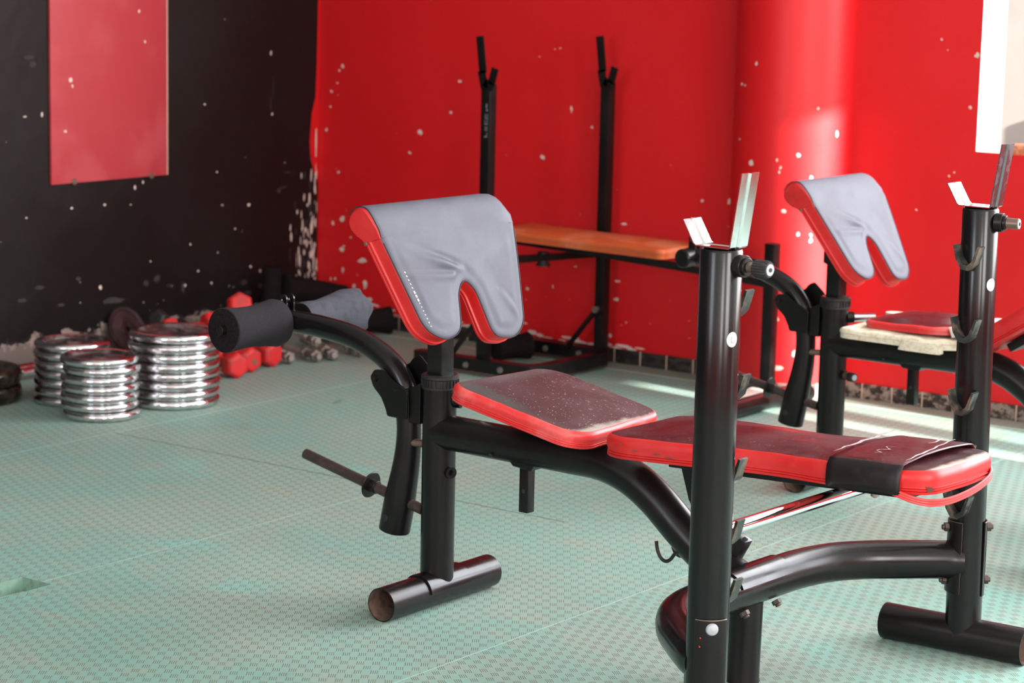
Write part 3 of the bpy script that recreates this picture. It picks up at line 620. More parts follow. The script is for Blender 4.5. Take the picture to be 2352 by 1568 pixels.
def leg_developer(par, full):
    path = smooth([(-.462, 0, .556), (-.40, 0, .555), (-.33, 0, .552), (-.25, 0, .543), (-.18, 0, .522), (-.130, 0, .494), (-.100, 0, .460), (-.085, 0, .425)], 5)
    k = MB(); tube(k, path, .0245, 28, 0); lv = k.build('lever_tube', ['paint'], par)
    low = smooth([(-.095, 0, .452), (-.091, 0, .43), (-.087, 0, .40), (-.084, 0, .35), (-.090, 0, .29), (-.104, 0, .22), (-.121, 0, .140)], 5)
    k = MB(); nlo = len(low); rr = [.034-.008*math.sin(PI*min(1, i/(nlo-1)*1.15))+.0 for i in range(nlo)]; tube(k, low, rr, 28, .002); la = k.build('lever_lower_tube', ['paint_dull', 'inner'], par)
    k = MB(); a = Vector((-.121, 0, .165)); d = Vector((-.99, 0, -.1)); s_ = Vector((-.02, -.99, 0)).normalized()
    cyl(k, Vector((-.118, -.0335, .172)), Vector((-.118, -.0355, .172)), .008, 16); k.build('hole_plug', ['plastic'], la)
    # fork plates joining lever to the post
    near_poly = [(-.062, .392), (-.062, .452), (-.100, .468), (-.132, .489), (-.155, .487), (-.167, .470), (-.158, .450), (-.135, .430), (-.121, .405), (-.118, .392)]
    far_poly = [(-.036, .385), (-.036, .472), (-.050, .492), (-.083, .520), (-.100, .512), (-.112, .497), (-.160, .487), (-.172, .470), (-.166, .452), (-.135, .432), (-.110, .405), (-.075, .390)]
    k = MB(); prism(k, [(-.034, .385), (-.034, .472), (-.064, .458), (-.064, .385)], -.024, .024, basis((0, 0, 0), (1, 0, 0), (0, 0, 1), (0, -1, 0)), 0, .0005); k.build('lever_bracket', ['paint_dull'], par)
    for w, poly in ((-.031, near_poly), (.031, far_poly)):
        k = MB()
        prism(k, roundpoly(poly, .006, 3), -.002, .002, basis((0, w, 0), (1, 0, 0), (0, 0, 1), (0, -1, 0)), 0, .0005); br = k.build('pivot_plate', ['paint_dull'], par)
        k = MB(); hexnut(k, (-.152, w+(-.002 if w < 0 else .002), .468), (0, -1 if w < 0 else 1, 0), .008, .005, .004, .003); k.build('pivot_bolt', ['paint_dull'], br)
    # loading peg
    a = Vector((-.385, 0, .265)); b = Vector((-.040, 0, .196)); k = MB(); tube(k, [a, b], .0115, 20, .002); pg = k.build('weight_peg', ['peg', 'inner'], par)
    d = (b-a).normalized(); q = a.lerp(b, .56); k = MB(); cyl(k, q, q+d*.003, .029, 28, 0, .001); cyl(k, q, q+d*.02, .0145, 20); k.build('peg_flange', ['paint_dull'], pg)
    # lugs
    for w in (-.011, .011):
        k = MB(); V = []; seg = 20
        for i in range(seg):
            a_ = 2*PI*i/seg
            for rr_, yy in ((.0115, -.002), (.0115, .002), (.005, -.002), (.005, .002)): V.append((-.445+rr_*math.cos(a_), w+yy, .602+rr_*math.sin(a_)))
        Fc = []
        for i in range(seg):
            b_, c_ = 4*i, 4*((i+1) % seg); Fc += [(b_, c_, c_+1, b_+1), (b_+2, c_+2, c_+3, b_+3), (b_, c_, c_+2, b_+2), (b_+1, c_+1, c_+3, b_+3)]
        k.add(V, Fc, 0); box(k, (-.445, w, .584), (.023, .004, .022), None, 0, .0005); k.build('lug', ['paint'], lv)
    k = MB(); wa = .205 if full else .03; cyl(k, (-.445, -wa, .555), (-.445, wa, .558), .0105, 20); k.build('axle', ['paint'], lv)
    if not full:
        k = MB(); cyl(k, (-.452, -.052, .553), (-.445, .04, .556), .026, 28, 0, .004); k.build('axle_sleeve', ['paint_dull'], lv)
    else:
        for y0, y1, mt, sh in ((-.192, -.030, 'foam', ((0, .047), (.012, .0490), (.3, .0445), (.52, .0440), (.75, .0480), (.93, .0525), (1, .050))),
                               (.046, .222, 'foam_worn', ((0, .034), (.05, .037), (.3, .036), (.55, .043), (.8, .052), (1, .050)))):
            k = MB(); V = []; Fc = []; Mt = []; seg = 40; sh = [(0, .017), (0, sh[0][1]-.004)]+list(sh)+[(1, sh[-1][1]-.006), (1, .012)]
            for j, (t_, rr) in enumerate(sh):
                for i in range(seg):
                    a_ = 2*PI*i/seg; y = y0+(y1-y0)*t_
                    q = rr
                    if mt == 'foam_worn' and t_ > .9: y += .010*noise.noise(Vector((math.cos(a_)*2, math.sin(a_)*2, 5)))+.006*math.sin(a_*5)
                    V.append((-.445+q*math.cos(a_), y, .5535+q*math.sin(a_)))
            nj = len(sh)
            for j in range(nj-1):
                for i in range(seg): Fc.append((j*seg+i, j*seg+(i+1) % seg, (j+1)*seg+(i+1) % seg, (j+1)*seg+i)); Mt.append(1 if j < 2 or j >= nj-2 else 0)
            Fc += [tuple(range(seg)), tuple((nj-1)*seg+i for i in range(seg))]; Mt += [1, 1]
            k.add(V, Fc, Mt); o = k.build('foam_roller', [mt, 'foam_end'], lv, 50)
            tag(o, 'dark grey foam roller' if mt == 'foam' else 'faded blue-grey foam roller with a torn end')
MAT['peg'] = simple('brown_black_peg', (.045, .030, .028), .5, .2, .4, 0, 50, (.09, .06, .05), .6)

def preacher(par, ztop, mt, mside, O_=(.003, 0, .839), T_=(.343, 0, -.939), wsc=1.0):
    """curl pad: broad board with a roll along its top edge and a notch between two lobes"""
    O_ = Vector((O_[0], O_[1], ztop)); T_ = Vector(T_).normalized(); W_ = Vector((0, 1, 0)); N_ = Vector((-T_.z, 0, T_.x))
    st = MB(); box(st, (0, 0, (.47+ztop-.14)/2+.0), (.040, .040, ztop-.14-.46), None, 0, .003); sp = st.build('curl_post', ['paint_dull'], par)
    k = MB(); prism(k, [(-.03, ztop-.21), (.028, ztop-.235), (.035, ztop-.20), (-.012, ztop-.09), (-.03, ztop-.10)], -.021, .021, basis((0, 0, 0), (1, 0, 0), (0, 0, 1), (0, -1, 0)), 0, .001); k.build('pad_bracket', ['paint_dull'], sp)
    # outline in (w, s)
    PO = [(-.209, .045), (-.148, .243), (-.090, .272), (-.036, .258), (-.016, .175), (.008, .150), (.034, .175), (.056, .280), (.125, .290), (.166, .262), (.199, .120), (.213, .045)]
    R_ = [.001, .045, .03, .026, .022, .02, .022, .028, .03, .04, .08, .001]
    P = roundpoly(PO, R_, 7); xf = basis(O_, W_, T_, N_) @ Matrix.Diagonal((wsc, 1, 1, 1))
    # basis is (w, s, n): u x v should be +-n, winding fixed by normal recalculation
    k = MB(); tmp = MB(); t = .046
    def loc_add(pts, z): return [(q.x, q.y, z) for q in pts]
    D = dens(P, .010); n = len(D)
    def ins(d):
        Q = inset(D, d)
        return [Vector((q.x, .045)) if D[i].y < .0455 else q for i, q in enumerate(Q)]
    R = [(.004, -t), (-.002, -t+.003), (-.002, -t+.007), (.001, -t+.0085), (-.0015, -t+.010), (-.0015, -t+.014), (.0015, -t+.016), (.003, -.024), (.0008, -.008), (.0018, -.0045)]
    ks = len(R)-1; R += [(.0045, -.0018), (.009, -.0004), (.016, 0)]
    V = []; Fc = []; Mt = []
    for d, z in R:
        V += loc_add(ins(d), z)
    for i in range(len(R)-1):
        for j in range(n): Fc.append((i*n+j, i*n+(j+1) % n, (i+1)*n+(j+1) % n, (i+1)*n+j)); Mt.append(1 if i < ks else 0)
    Fc.append(tuple(range(n))); Mt.append(1)
    k.add(V, Fc, Mt, xf)
    # top skin: triangulated grid over the outline, puckered towards the notch
    bm = bmesh.new(); top = [bm.verts.new((q.x, q.y, 0)) for q in ins(.016)]; fc = bm.faces.new(top)
    BD = [v_.co.copy() for v_ in top]
    bmesh.ops.triangulate(bm, faces=[fc]); 
    for _ in range(7):
        es = [e for e in bm.edges if e.calc_length() > .0065 and not e.is_boundary]
        if not es: break
        bmesh.ops.subdivide_edges(bm, edges=es, cuts=1); bmesh.ops.triangulate(bm, faces=bm.faces)
    bmesh.ops.beautify_fill(bm, faces=bm.faces, edges=[e for e in bm.edges if not e.is_boundary])
    def ridge(x, y, ax_, ay, bx, by, wd, h):
        dx, dy = bx-ax_, by-ay; L = dx*dx+dy*dy; t_ = max(0, min(1, ((x-ax_)*dx+(y-ay)*dy)/L)); px, py = ax_+dx*t_, ay+dy*t_
        s_ = ((x-px)*dy-(y-py)*dx)/math.sqrt(L); dd = math.hypot(x-px, y-py); e = min(1, .25+.9*t_)*(1-max(0, t_-.9)*6)
        return h*e*(math.exp(-(dd/wd)**2)-.8*math.exp(-((dd/wd-1.3)**2)*2)*(1 if s_ > 0 else 0))
    segs_ = list(zip(BD, BD[1:]+BD[:1]))
    def edist(x, y):
        b_ = 9
        for a_, c_ in segs_:
            if abs(a_.x-x) > .05 and abs(c_.x-x) > .05: continue
            dx, dy = c_.x-a_.x, c_.y-a_.y; L_ = dx*dx+dy*dy
            if L_ < 1e-12: continue
            t_ = max(0, min(1, ((x-a_.x)*dx+(y-a_.y)*dy)/L_)); b_ = min(b_, math.hypot(x-a_.x-dx*t_, y-a_.y-dy*t_))
        return b_
    for v in bm.verts:
        if v.is_boundary: continue
        x, y = v.co.x, v.co.y
        h = .0045*min(1, (.0)+1)*noise.noise(Vector((x*9, y*9, 2)))*.6+.003
        for args in ((-.19, .050, .004, .134, .011, .0060), (-.180, .128, -.012, .142, .009, .0038), (-.17, .090, -.03, .110, .010, .0016), (.17, .06, .03, .13, .016, .0012), (.112, .192, .150, .248, .010, .0040)): h += ridge(x, y, *args)
        f_ = max(0, min(1, (y-.045)/.07)); e_ = min(1, edist(x, y)/.022); e_ = e_*e_*(3-2*e_); v.co.z = h*f_*f_*(3-2*f_)*e_
    bm.verts.index_update(); k.add([v.co.copy() for v in bm.verts], [tuple(v.index for v in f_.verts) for f_ in bm.faces], 0, xf); bm.free()
    # roll along the top edge: side profile in (s, n)
    prof = [(.045, 0), (.030, .001), (.012, .001), (-.004, -.001), (-.017, -.007), (-.026, -.017), (-.030, -.031), (-.028, -.046), (-.020, -.060), (-.006, -.069), (.010, -.070), (.026, -.064), (.038, -.054), (.045, -.046)]
    npf = len(prof); V = []; Fc = []; Mt = []
    def wl(s): return -.222+.29*max(s, .0)*(1) if s > 0 else -.222
    def wr(s): return .213
    LW, RW = -.2225, .213
    cols = [(LW, .0075), (LW+.0035, .003), (LW+.008, .0008), (LW+.015, 0)]+[(LW+.015+(RW-LW-.045)*q/10, 0) for q in range(1, 10)]+[(RW-.036, 0), (RW-.031, .0003), (RW-.026, .0007), (RW-.021, .0012), (RW-.017, .0018), (RW-.013, .0027), (RW-.009, .0040), (RW-.006, .0056), (RW-.003, .0080), (RW-.001, .0110), (RW, .0140)]
    for w_, dl in cols:
        for s_, nn_ in prof:
            dl0 = dl; dl = min(dl, .0045)+max(0, dl-.0045)*max(0, min(1, (.045-s_)/.05))
            u_ = (w_-LW)/(RW-LW); wadj = w_+.30*max(0, s_)*(1-u_)-(.42*max(0, .030-s_)*u_**3+.001*u_)
            if s_ > .04 and nn_ > -.01: ss, nn2 = s_, nn_-(dl if w_ < 0 else min(dl, .0045))
            elif s_ > .04: ss, nn2 = s_, nn_
            else:
                vx, vy = .006-s_, -.034-nn_; L_ = math.hypot(vx, vy); ss, nn2 = s_+vx/L_*dl, nn_+vy/L_*dl
            dl = dl0
            V.append((wadj, ss, nn2))
    steps = len(cols)-1
    for j in range(steps):
        for i in range(npf-1): Fc.append((j*npf+i, j*npf+i+1, (j+1)*npf+i+1, (j+1)*npf+i)); Mt.append((1 if j < 1 else 0) if i < 9 else 1)
    Fc += [tuple(range(npf)), tuple(steps*npf+i for i in range(npf))]; Mt += [1, 1]
    k.add(V, Fc, Mt, xf)
    pd = k.build('curl_pad', [mt, mside], sp, 40)
    k = MB(); cyl(k, xf @ Vector((-.2165, .046, -.040)), xf @ Vector((-.2145+.003, .046, -.040)), .0042, 12); k.build('pad_stud', ['brass'], pd)
    if ztop > .82:
        for i_ in range(15):
            s_ = .118+i_*.0083; w_ = -.1925+(s_-.045)*.318; L_ = .0026 if i_ < 8 else .0018
            k = MB(); a_ = xf @ Vector((w_+.0020, s_, .0000)); b_ = xf @ Vector((w_+.0020+.318*L_*2, s_+L_*(2.2 if 4 < i_ < 8 else 1.2), .0008)); cyl(k, a_, b_, .0011 if not 4 < i_ < 8 else .0019, 6, 0, .0002); k.build('stitch', ['white'], sp)
    k = MB(); q = [xf @ Vector((p.x, p.y, -.0022)) for p in ins(.0022)]; q = [q_ for q_, d_ in zip(q, D) if d_.y > .046]; tube(k, q, .0012, 6)
    tube(k, smooth([xf @ Vector((-.2195+.30*max(0, s_), s_+(.004-s_)*.04, nn_-.0028 if s_ > .04 else nn_)) for s_, nn_ in prof[:9]], 3), .0012, 6); k.build('seam_piping', ['seam'], pd)
    return pd

def foam_patch(mb, x0, y0, z, rx, ry, th, seed):
    rd_ = random.Random(seed); nn = 26; V = []
    for lev, sc in ((0, 1.0), (th, .96)):
        for i in range(nn):
            a = 2*PI*i/nn; w_ = 1+.16*(rd_.random()-.5); V.append((x0+rx*sc*w_*math.copysign(abs(math.cos(a))**.6, math.cos(a)), y0+ry*sc*w_*math.copysign(abs(math.sin(a))**.6, math.sin(a)), z+lev))
    mb.add(V, [(i, (i+1) % nn, nn+(i+1) % nn, nn+i) for i in range(nn)]+[tuple(range(nn)), tuple(nn+i for i in range(nn))], 0)

def make_bench(loc, rz, label, near):
    root = empty('weight_bench', loc, rz, label, 'weight bench', 'weight benches with curl pads')
    # front post and its foot
    k = MB(); tube(k, [(0, 0, .04), (0, 0, .25), (0, 0, .470)], .0355, 36); post = k.build('front_post', ['paint_dull'], root)
    k = MB(); fd = Vector((-.038, .999, 0)); c = Vector((0, 0, .0355)); tube(k, [c-fd*.182, c-fd*.06, c+fd*.06, c+fd*.182], .0355, 36, .0022); ft = k.build('foot', ['paint', 'inner'], root)
    k = MB(); V = []; Fc = []; nn = 18
    for j, y in enumerate((-.062, .072)):
        for i in range(nn+1):
            a = math.radians(5+150*i/nn)
            for rr in (.0358, .0400): V.append((-.038*y+rr*math.cos(a), y, .0355+rr*math.sin(a)))
    for i in range(nn):
        a_ = 2*i; b_ = 2*(nn+1)+2*i; Fc += [(a_, a_+2, b_+2, b_), (a_+1, a_+3, b_+3, b_+1), (a_, a_+2, a_+3, a_+1), (b_, b_+2, b_+3, b_+1)]
    Fc += [(0, 1, 2*(nn+1)+1, 2*(nn+1)), (2*nn, 2*nn+1, 2*(nn+1)+2*nn+1, 2*(nn+1)+2*nn)]; k.add(V, Fc, 0); k.build('saddle_plate', ['paint'], ft)
    # plastic collar with ribs
    k = MB(); lathe(k, [(.020, .494), (.036, .494), (.040, .491), (.040, .486), (.0375, .484), (.0375, .470), (.0385, .469), (.0385, .464), (.036, .463)], None, 40)
    for i in range(28):
        a = 2*PI*i/28; box(k, (.0385*math.cos(a), .0385*math.sin(a), .4765), (.003, .0022, .014), Matrix.Rotation(a, 3, 'Z'), 0, 0)
    k.build('collar', ['plastic'], post)
    # pins and bosses
    k = MB(); d = V3(.62, .78, .0).normalized() if not near else V3(.95, .3, .0).normalized()
    p = V3(.030, .012, .440); tube(k, [p, p+d*(.075 if not near else .060)], .0115, 20, .0018); k.build('lock_stub', ['chrome', 'inner'], post)
    k = MB(); cyl(k, p-d*.004, p+d*.016, .0155, 20); k.build('stub_boss', ['paint_dull'], post)
    k = MB(); p = V3(.033, -.006, .291); d = V3(.93, -.36, 0)
    tube(k, [p, p+d*.012], .0125, 24, .006); o = k.build('threaded_boss', ['paint_dull', 'seam'], post)
    if not near:
        k = MB(); cyl(k, p+d*.010, p+d*.030, .0085, 18, 0); cyl(k, p+d*.030, p+d*.050, .0125, 18, 1); cyl(k, p+d*.050, p+d*.0515, .008, 18, 2, .0003); k.build('knob', ['brass', 'plastic', 'plastic_tip'], post)
    k = MB(); cyl(k, (-.030, -.004, .341), (-.066, -.008, .339), .0085, 16); k.build('stop_bolt', ['brass'], post)
    # spine tube bending down to the cross tube
    k = MB(); sp = smooth([(.0, 0, .373), (.10, 0, .373), (.22, 0, .373), (.34, 0, .373), (.43, 0, .371), (.50, 0, .352), (.56, 0, .318), (.62, 0, .270), (.68, 0, .228), (.755, 0, .196)], 6)
    tube(k, sp, .0368, 32); spn = k.build('spine_tube', ['paint_dull'], root)
    k = MB(); prism(k, [(.200, .350), (.215, .334), (.262, .331), (.275, .350)], -.022, .022, basis((0, 0, 0), (1, 0, 0), (0, 0, 1), (0, -1, 0)), 0, .002); k.build('spine_saddle', ['paint_dull'], spn)
    k = MB(); box(k, (.237, 0, .288), (.023, .023, .098), None, 0, .002); cyl(k, (.237, -.0112, .284), (.237, -.0121, .284), .0045, 12, 1, .0001); k.build('support_peg', ['paint_dull', 'seam'], spn)
    for q, c_ in (((.168, .352), 0),):
        k = MB(); cyl(k, (q[0], -.0345, q[1]), (q[0], -.0365, q[1]-.001), .0045, 12); k.build('hole_plug', ['seam'], spn)
    # cross tube, its centre leg and joint
    k = MB(); cp = smooth([(.992, .449, .190), (.965, .430, .190), (.905, .375, .190), (.850, .318, .190), (.808, .250, .190), (.788, .165, .190), (.784, .075, .190), (.784, -.03, .190), (.784, -.110, .190), (.786, -.185, .190), (.802, -.262, .190), (.848, -.335, .190), (.905, -.392, .190), (.965, -.445, .190), (.995, -.463, .190)], 6)
    tube(k, cp, .0385, 32); cr = k.build('cross_tube', ['paint'], root)
    k = MB(); tube(k, [(.772, 0, .0), (.772, 0, .008), (.775, 0, .16)], [.0345, .033, .033], 32); k.build('centre_leg', ['paint_dull'], root)
    k = MB(); V = []; Fc = []; nn = 14
    for j, y in enumerate((-.085, .085)):
        for i in range(nn+1):
            a = math.radians(20+140*i/nn)
            for rr in (.0388, .0418): V.append((.784+rr*math.cos(a), y, .190+rr*math.sin(a)))
    for i in range(nn):
        a_ = 2*i; b_ = 2*(nn+1)+2*i; Fc += [(a_, a_+2, b_+2, b_), (a_+1, a_+3, b_+3, b_+1), (a_, a_+2, a_+3, a_+1), (b_, b_+2, b_+3, b_+1)]
    k.add(V, Fc, 0); jp = k.build('joint_plate', ['paint'], cr)
    for y in (-.055, .055):
        k = MB(); hexnut(k, (.806, y, .153), (.6, 0, -.8), .0095, .008, .006, .005); k.build('bolt', ['dark_bolt'], cr)
    k = MB(); box(k, (.742, .012, .258), (.036, .028, .045), Matrix.Rotation(.5, 3, 'Y'), 0, .003); cyl(k, (.757, .008, .272), (.7635, .008, .269), .007, 14, 1, .0005); k.build('joint_block', ['paint_dull', 'seam'], cr)
    uprF = upright(root, 1.000, -.467, -1, near); uprR = upright(root, .998, .4545, 1, near)
    # lever arm
    leg_developer(root, near)
    # rope hooks under the spine
    for off, pts in (((-.014), [(.572, .240), (.575, .224), (.583, .210), (.594, .204), (.606, .209), (.619, .226), (.633, .241), (.652, .247)]), (.010, [(.594, .248), (.595, .230), (.601, .218), (.612, .213), (.624, .218), (.638, .234), (.652, .246)])):
        k = MB(); tube(k, smooth([(a, off, b) for a, b in pts], 5), .0036, 12); k.build('wire_hook', ['plastic'], spn)
    if near: preacher(root, .839, 'grey_vinyl', 'red_side')
    else: preacher(root, .792, 'grey_vinyl_pale', 'red_side', (.004, .004, 0), (.50, 0, -.866), .88)
    if near:
        ang = math.radians(-12.4); U = Vector((math.cos(ang), 0, math.sin(ang))); Wv = Vector((0, 1, 0)); Nv = Vector((-math.sin(ang), 0, math.cos(ang)))
        t = .035; o_ = Vector((.150, 0, .515))-Nv*t
        P = roundpoly([(.0, -.135), (.01, .135), (.05, .165), (.27, .180), (.30, .165), (.318, -.085), (.285, -.125), (.03, -.150)], [.03, .03, .05, .05, .03, .05, .05, .03], 6)
        k = MB(); pad(k, P, t, basis(o_, U, Wv, Nv), .007, 1, 0, True, True, .0012); sd = k.build('seat_pad', ['maroon_dull', 'red_side_worn'], root, 40)
        k = MB(); box(k, Vector((.30, 0, .430)), (.22, .10, .012), Matrix.Rotation(-ang, 3, 'Y'), 0, .002); k.build('seat_plate', ['paint_dull'], sd)
        # back pad
        def zt(l): return .466+.045*(l-.55)
        an = math.atan(.045); U = Vector((math.cos(an), 0, math.sin(an))); Nv = Vector((-math.sin(an), 0, math.cos(an))); t = .043
        o_ = Vector((.52, 0, zt(.52)))-Nv*t
        PO = [(.0, -.125), (.0, .12), (.06, .146), (.20, .136), (.36, .108), (.50, .128), (.63, .138), (.695, .120), (.706, .0), (.697, -.116), (.63, -.138), (.50, -.136), (.36, -.118), (.20, -.138), (.05, -.150)]
        P = roundpoly(PO, [.04, .04, .05, .1, .1, .1, .05, .04, .05, .045, .06, .1, .1, .1, .04], 7)
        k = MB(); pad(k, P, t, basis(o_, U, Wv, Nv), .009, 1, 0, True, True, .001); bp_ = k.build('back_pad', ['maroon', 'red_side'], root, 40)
        X = basis(o_, U, Wv, Nv)
        def hw(u, s_):   # half width of the pad at u
            import bisect
            L_ = [(.0, .125), (.05, .150), (.2, .137), (.36, .115), (.5, .135), (.64, .138), (.715, .105), (.735, .02)]
            for (a, b), (c_, d_) in zip(L_, L_[1:]):
                if u <= c_: return b+(d_-b)*(u-a)/(c_-a)
            return .02
        # wrapped cover band
        k = MB(); sec = []; cs = (.500, .515, .53, .56, .59, .62, .640, .648)
        for j, u in enumerate(cs):
            h = hw(u, 1)+.0035; tp = t+.0105; ring_ = []
            skew = .0
            for (yy, zz) in ((-h, .0), (-h-.001, .012), (-h, t*.6), (-h+.003, t*.9), (-h+.013, tp-.004), (-h+.03, tp-.002), (-.05, tp+.002), (0, tp+.003), (.05, tp+.002), (h-.03, tp-.002), (h-.012, tp-.004), (h-.002, t*.9), (h, t*.5), (h, 0)):
                ring_.append(X @ Vector((u+.10*max(0, yy+h-.01)*.0+(.0 if yy < 0 else 0), yy, zz+.0012*noise.noise(Vector((u*30, yy*30, 0))))))
            sec.append(ring_)
        m2 = len(sec[0]); V = [q for r_ in sec for q in r_]; Fc = [(j*m2+i, j*m2+i+1, (j+1)*m2+i+1, (j+1)*m2+i) for j in range(len(cs)-1) for i in range(m2-1)]
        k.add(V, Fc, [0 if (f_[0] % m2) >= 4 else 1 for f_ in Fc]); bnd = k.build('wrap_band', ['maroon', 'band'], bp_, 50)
        md = bnd.modifiers.new('thickness', 'SOLIDIFY'); md.thickness = .0015; md.offset = 1
        # torn edges of the band showing pale backing
        def ribbon(mb, pts, wds, lift, mat=0):
            V = []
            for (u, y), wd in zip(pts, wds):
                for s_ in (-1, 1): V.append(X @ Vector((u+s_*wd*.62, y, t+.0150+lift+.0015*noise.noise(Vector((u*90, y*60, 1))))))
            mb.add(V, [(2*i, 2*i+1, 2*i+3, 2*i+2) for i in range(len(pts)-1)], mat)
        k = MB(); ribbon(k, [(.500-.016*i/10+.003*math.sin(i*2.1), -.112+.235*i/10) for i in range(11)], [.0008, .0025, .004, .005, .006, .0065, .007, .006, .008, .007, .005], .0008)
        tag(k.build('torn_edge', ['silver'], bnd), 'pale torn edge of the band')
        k = MB(); ribbon(k, [(.650-.030*i/9+.002*math.sin(i*3), -.122+.23*i/9) for i in range(10)], [.0012, .002, .004, .0045, .004, .004, .003, .003, .003, .002], .0012)
        tag(k.build('torn_edge', ['silver'], bnd), 'pale torn edge of the band')
        k = MB(); ribbon(k, [(.565+.010*math.sin(i*1.9), -.085+.07*i/7) for i in range(8)], [.0005, .004, .001, .002, .0045, .001, .003, .0005], .0006); k.build('tear', ['silver'], bnd); k = MB(); ribbon(k, [(.600, .05), (.603, .07), (.600, .09), (.596, .11)], [.001, .0035, .005, .002], .0006)
        k.build('tear', ['silver'], bnd)
        # slashes in the side covering
        for q_, (u, z, a, b) in enumerate(((.255, .027, .028, .0035), (.265, .030, .012, .002), (.09, .020, .008, .0018), (.06, .030, .006, .0015), (.135, .018, .012, .0015), (.165, .014, .016, .0015), (.695, .012, .010, .006), (.225, .010, .008, .0016))):
            k = MB(); y = -hw(u, -1)-.0020; blob(k, (u, y, z), (1, .0, 0), (0, .0, 1), a*.75, b, (0, -1, 0), 0, int(u*1000), .0006, 14, .9)
            k.v = [tuple(X @ Vector(v)) for v in k.v]; tag(k.build('tear', ['slash'], bp_), 'dark slash in the red side')
        # welt that has come loose at the head end
        k = MB(); lp = smooth([(.632, -.1395, .006), (.650, -.137, .000), (.672, -.127, -.008), (.692, -.105, -.014), (.705, -.06, -.015), (.712, 0, -.009), (.712, .05, -.001), (.706, .085, .006), (.694, .108, .012)], 6)
        for dz in (-.0042, 0, .0042): tube(k, [X @ (Vector(p)+Vector((0, 0, dz))) for p in lp], .0026, 8)
        tag(k.build('loose_welt', ['piping'], bp_), 'red edging strip hanging loose')
        # steel frame under the back pad
        k = MB(); box(k, X @ Vector((.36, 0, -.0135)), (.52, .11, .022), Matrix.Rotation(-an, 3, 'Y'), 0, .002); fr = k.build('pad_frame', ['paint_dull'], root)
        k = MB(); prism(k, [(.615, .425), (.70, .425), (.675, .33), (.660, .31), (.645, .335)], -.016, .016, basis((0, 0, 0), (1, 0, 0), (0, 0, 1), (0, -1, 0)), 0, .001); k.build('frame_bracket', ['paint_dull'], fr)
        k = MB(); hexnut(k, X @ Vector((.545, -.045, -.0245)), (0, 0, -1), .008, .005, .004, .003); k.build('bolt', ['steel'], fr)
    else:
        # seat pad with its cover torn off along the near side
        k = MB(); P = roundpoly([(.085, -.150), (.10, .13), (.15, .165), (.38, .160), (.42, .12), (.43, -.10), (.37, -.150)], [.05, .04, .05, .04, .04, .05, .05], 6)
        X = basis((0, 0, .413), (1, 0, 0), (0, 1, 0), (0, 0, 1)); k = MB(); pad(k, P, .026, X, .003, 0, 0, False, True, .004); sd = k.build('seat_pad', ['cream_foam'], root, 40); tag(sd, 'cream foam cushion laid bare')
        k = MB(); P2 = roundpoly([(.135, -.105), (.145, .12), (.19, .145), (.36, .140), (.39, .10), (.395, -.11), (.33, -.128)], [.05, .04, .05, .04, .04, .03, .03], 6)
        pad(k, P2, .020, basis((0, 0, .436), (1, 0, .03), (0, 1, 0), (-.03, 0, 1)), .010, 1, 0, False, True, .003); tag(k.build('seat_cover', ['maroon', 'red_side_worn'], sd, 40), 'maroon cover curling off the seat')
        rdd = random.Random(8)
        k = MB(); foam_patch(k, .33, -.140, .405, .06, .018, .026, 4); k.build('foam_chunk', ['cream_foam'], sd)
        k = MB(); foam_patch(k, .13, .135, .440, .05, .025, .008, 5); k.build('foam_chunk', ['cream_foam'], sd)
        # raised back pad
        an = math.radians(33); U = Vector((math.cos(an), 0, math.sin(an))); Nv = Vector((-math.sin(an), 0, math.cos(an))); t = .05
        o_ = Vector((.465, 0, .405)); P = roundpoly([(.0, -.135), (.0, .135), (.20, .135), (.36, .11), (.68, .135), (.72, .10), (.72, -.10), (.68, -.135), (.36, -.11), (.2, -.135)], [.04, .04, .1, .1, .05, .05, .05, .05, .1, .1], 6)
        k = MB(); pad(k, P, t, basis(o_, U, (0, 1, 0), Nv), .008, 1, 0, True, True, .001); bp_ = k.build('back_pad', ['maroon', 'red_side'], root, 40)
        k = MB(); X = basis(o_, U, (0, 1, 0), Nv); box(k, X @ Vector((.36, 0, -.0135)), (.6, .11, .022), Matrix.Rotation(-an, 3, 'Y'), 0, .002); fr = k.build('pad_frame', ['paint_dull'], root)
        k = MB(); prism(k, [(.40, .445), (.47, .462), (.445, .475), (.39, .470)], -.10, .12, basis((0, 0, 0), (1, 0, 0), (0, 0, 1), (0, -1, 0)), 0, .002); tag(k.build('torn_flap', ['peach'], sd), 'peeled pale flap of vinyl')
    # chromed support bar lying in the catches
    k = MB(); tube(k, [(.985, -.452, .4035), (.985, .440, .4035)], .0128, 28, .0016); k.build('support_bar', ['bar_chrome', 'inner'], root)
    return root
MAT['scuff'] = simple('scuffed_vinyl', (.36, .31, .28), .8, 0, .3, 0, 160, (.12, .07, .07), .9)
MAT['slash'] = simple('dark_tear', (.17, .07, .05), .8)
MAT['band'] = simple('black_vinyl_band', (.010, .007, .0075), .42, 0, .3, 0, 30, (.022, .017, .017), .5, .2, 60)

TH = math.radians(-2.2)
make_bench((-2.986, 3.783, 0), TH, 'nearest black weight bench, with maroon pads and a black band round the back pad', True)
make_bench((-2.94, 5.385, 0), math.radians(-1.2), 'farther weight bench beside the round column, its seat foam laid bare', False)

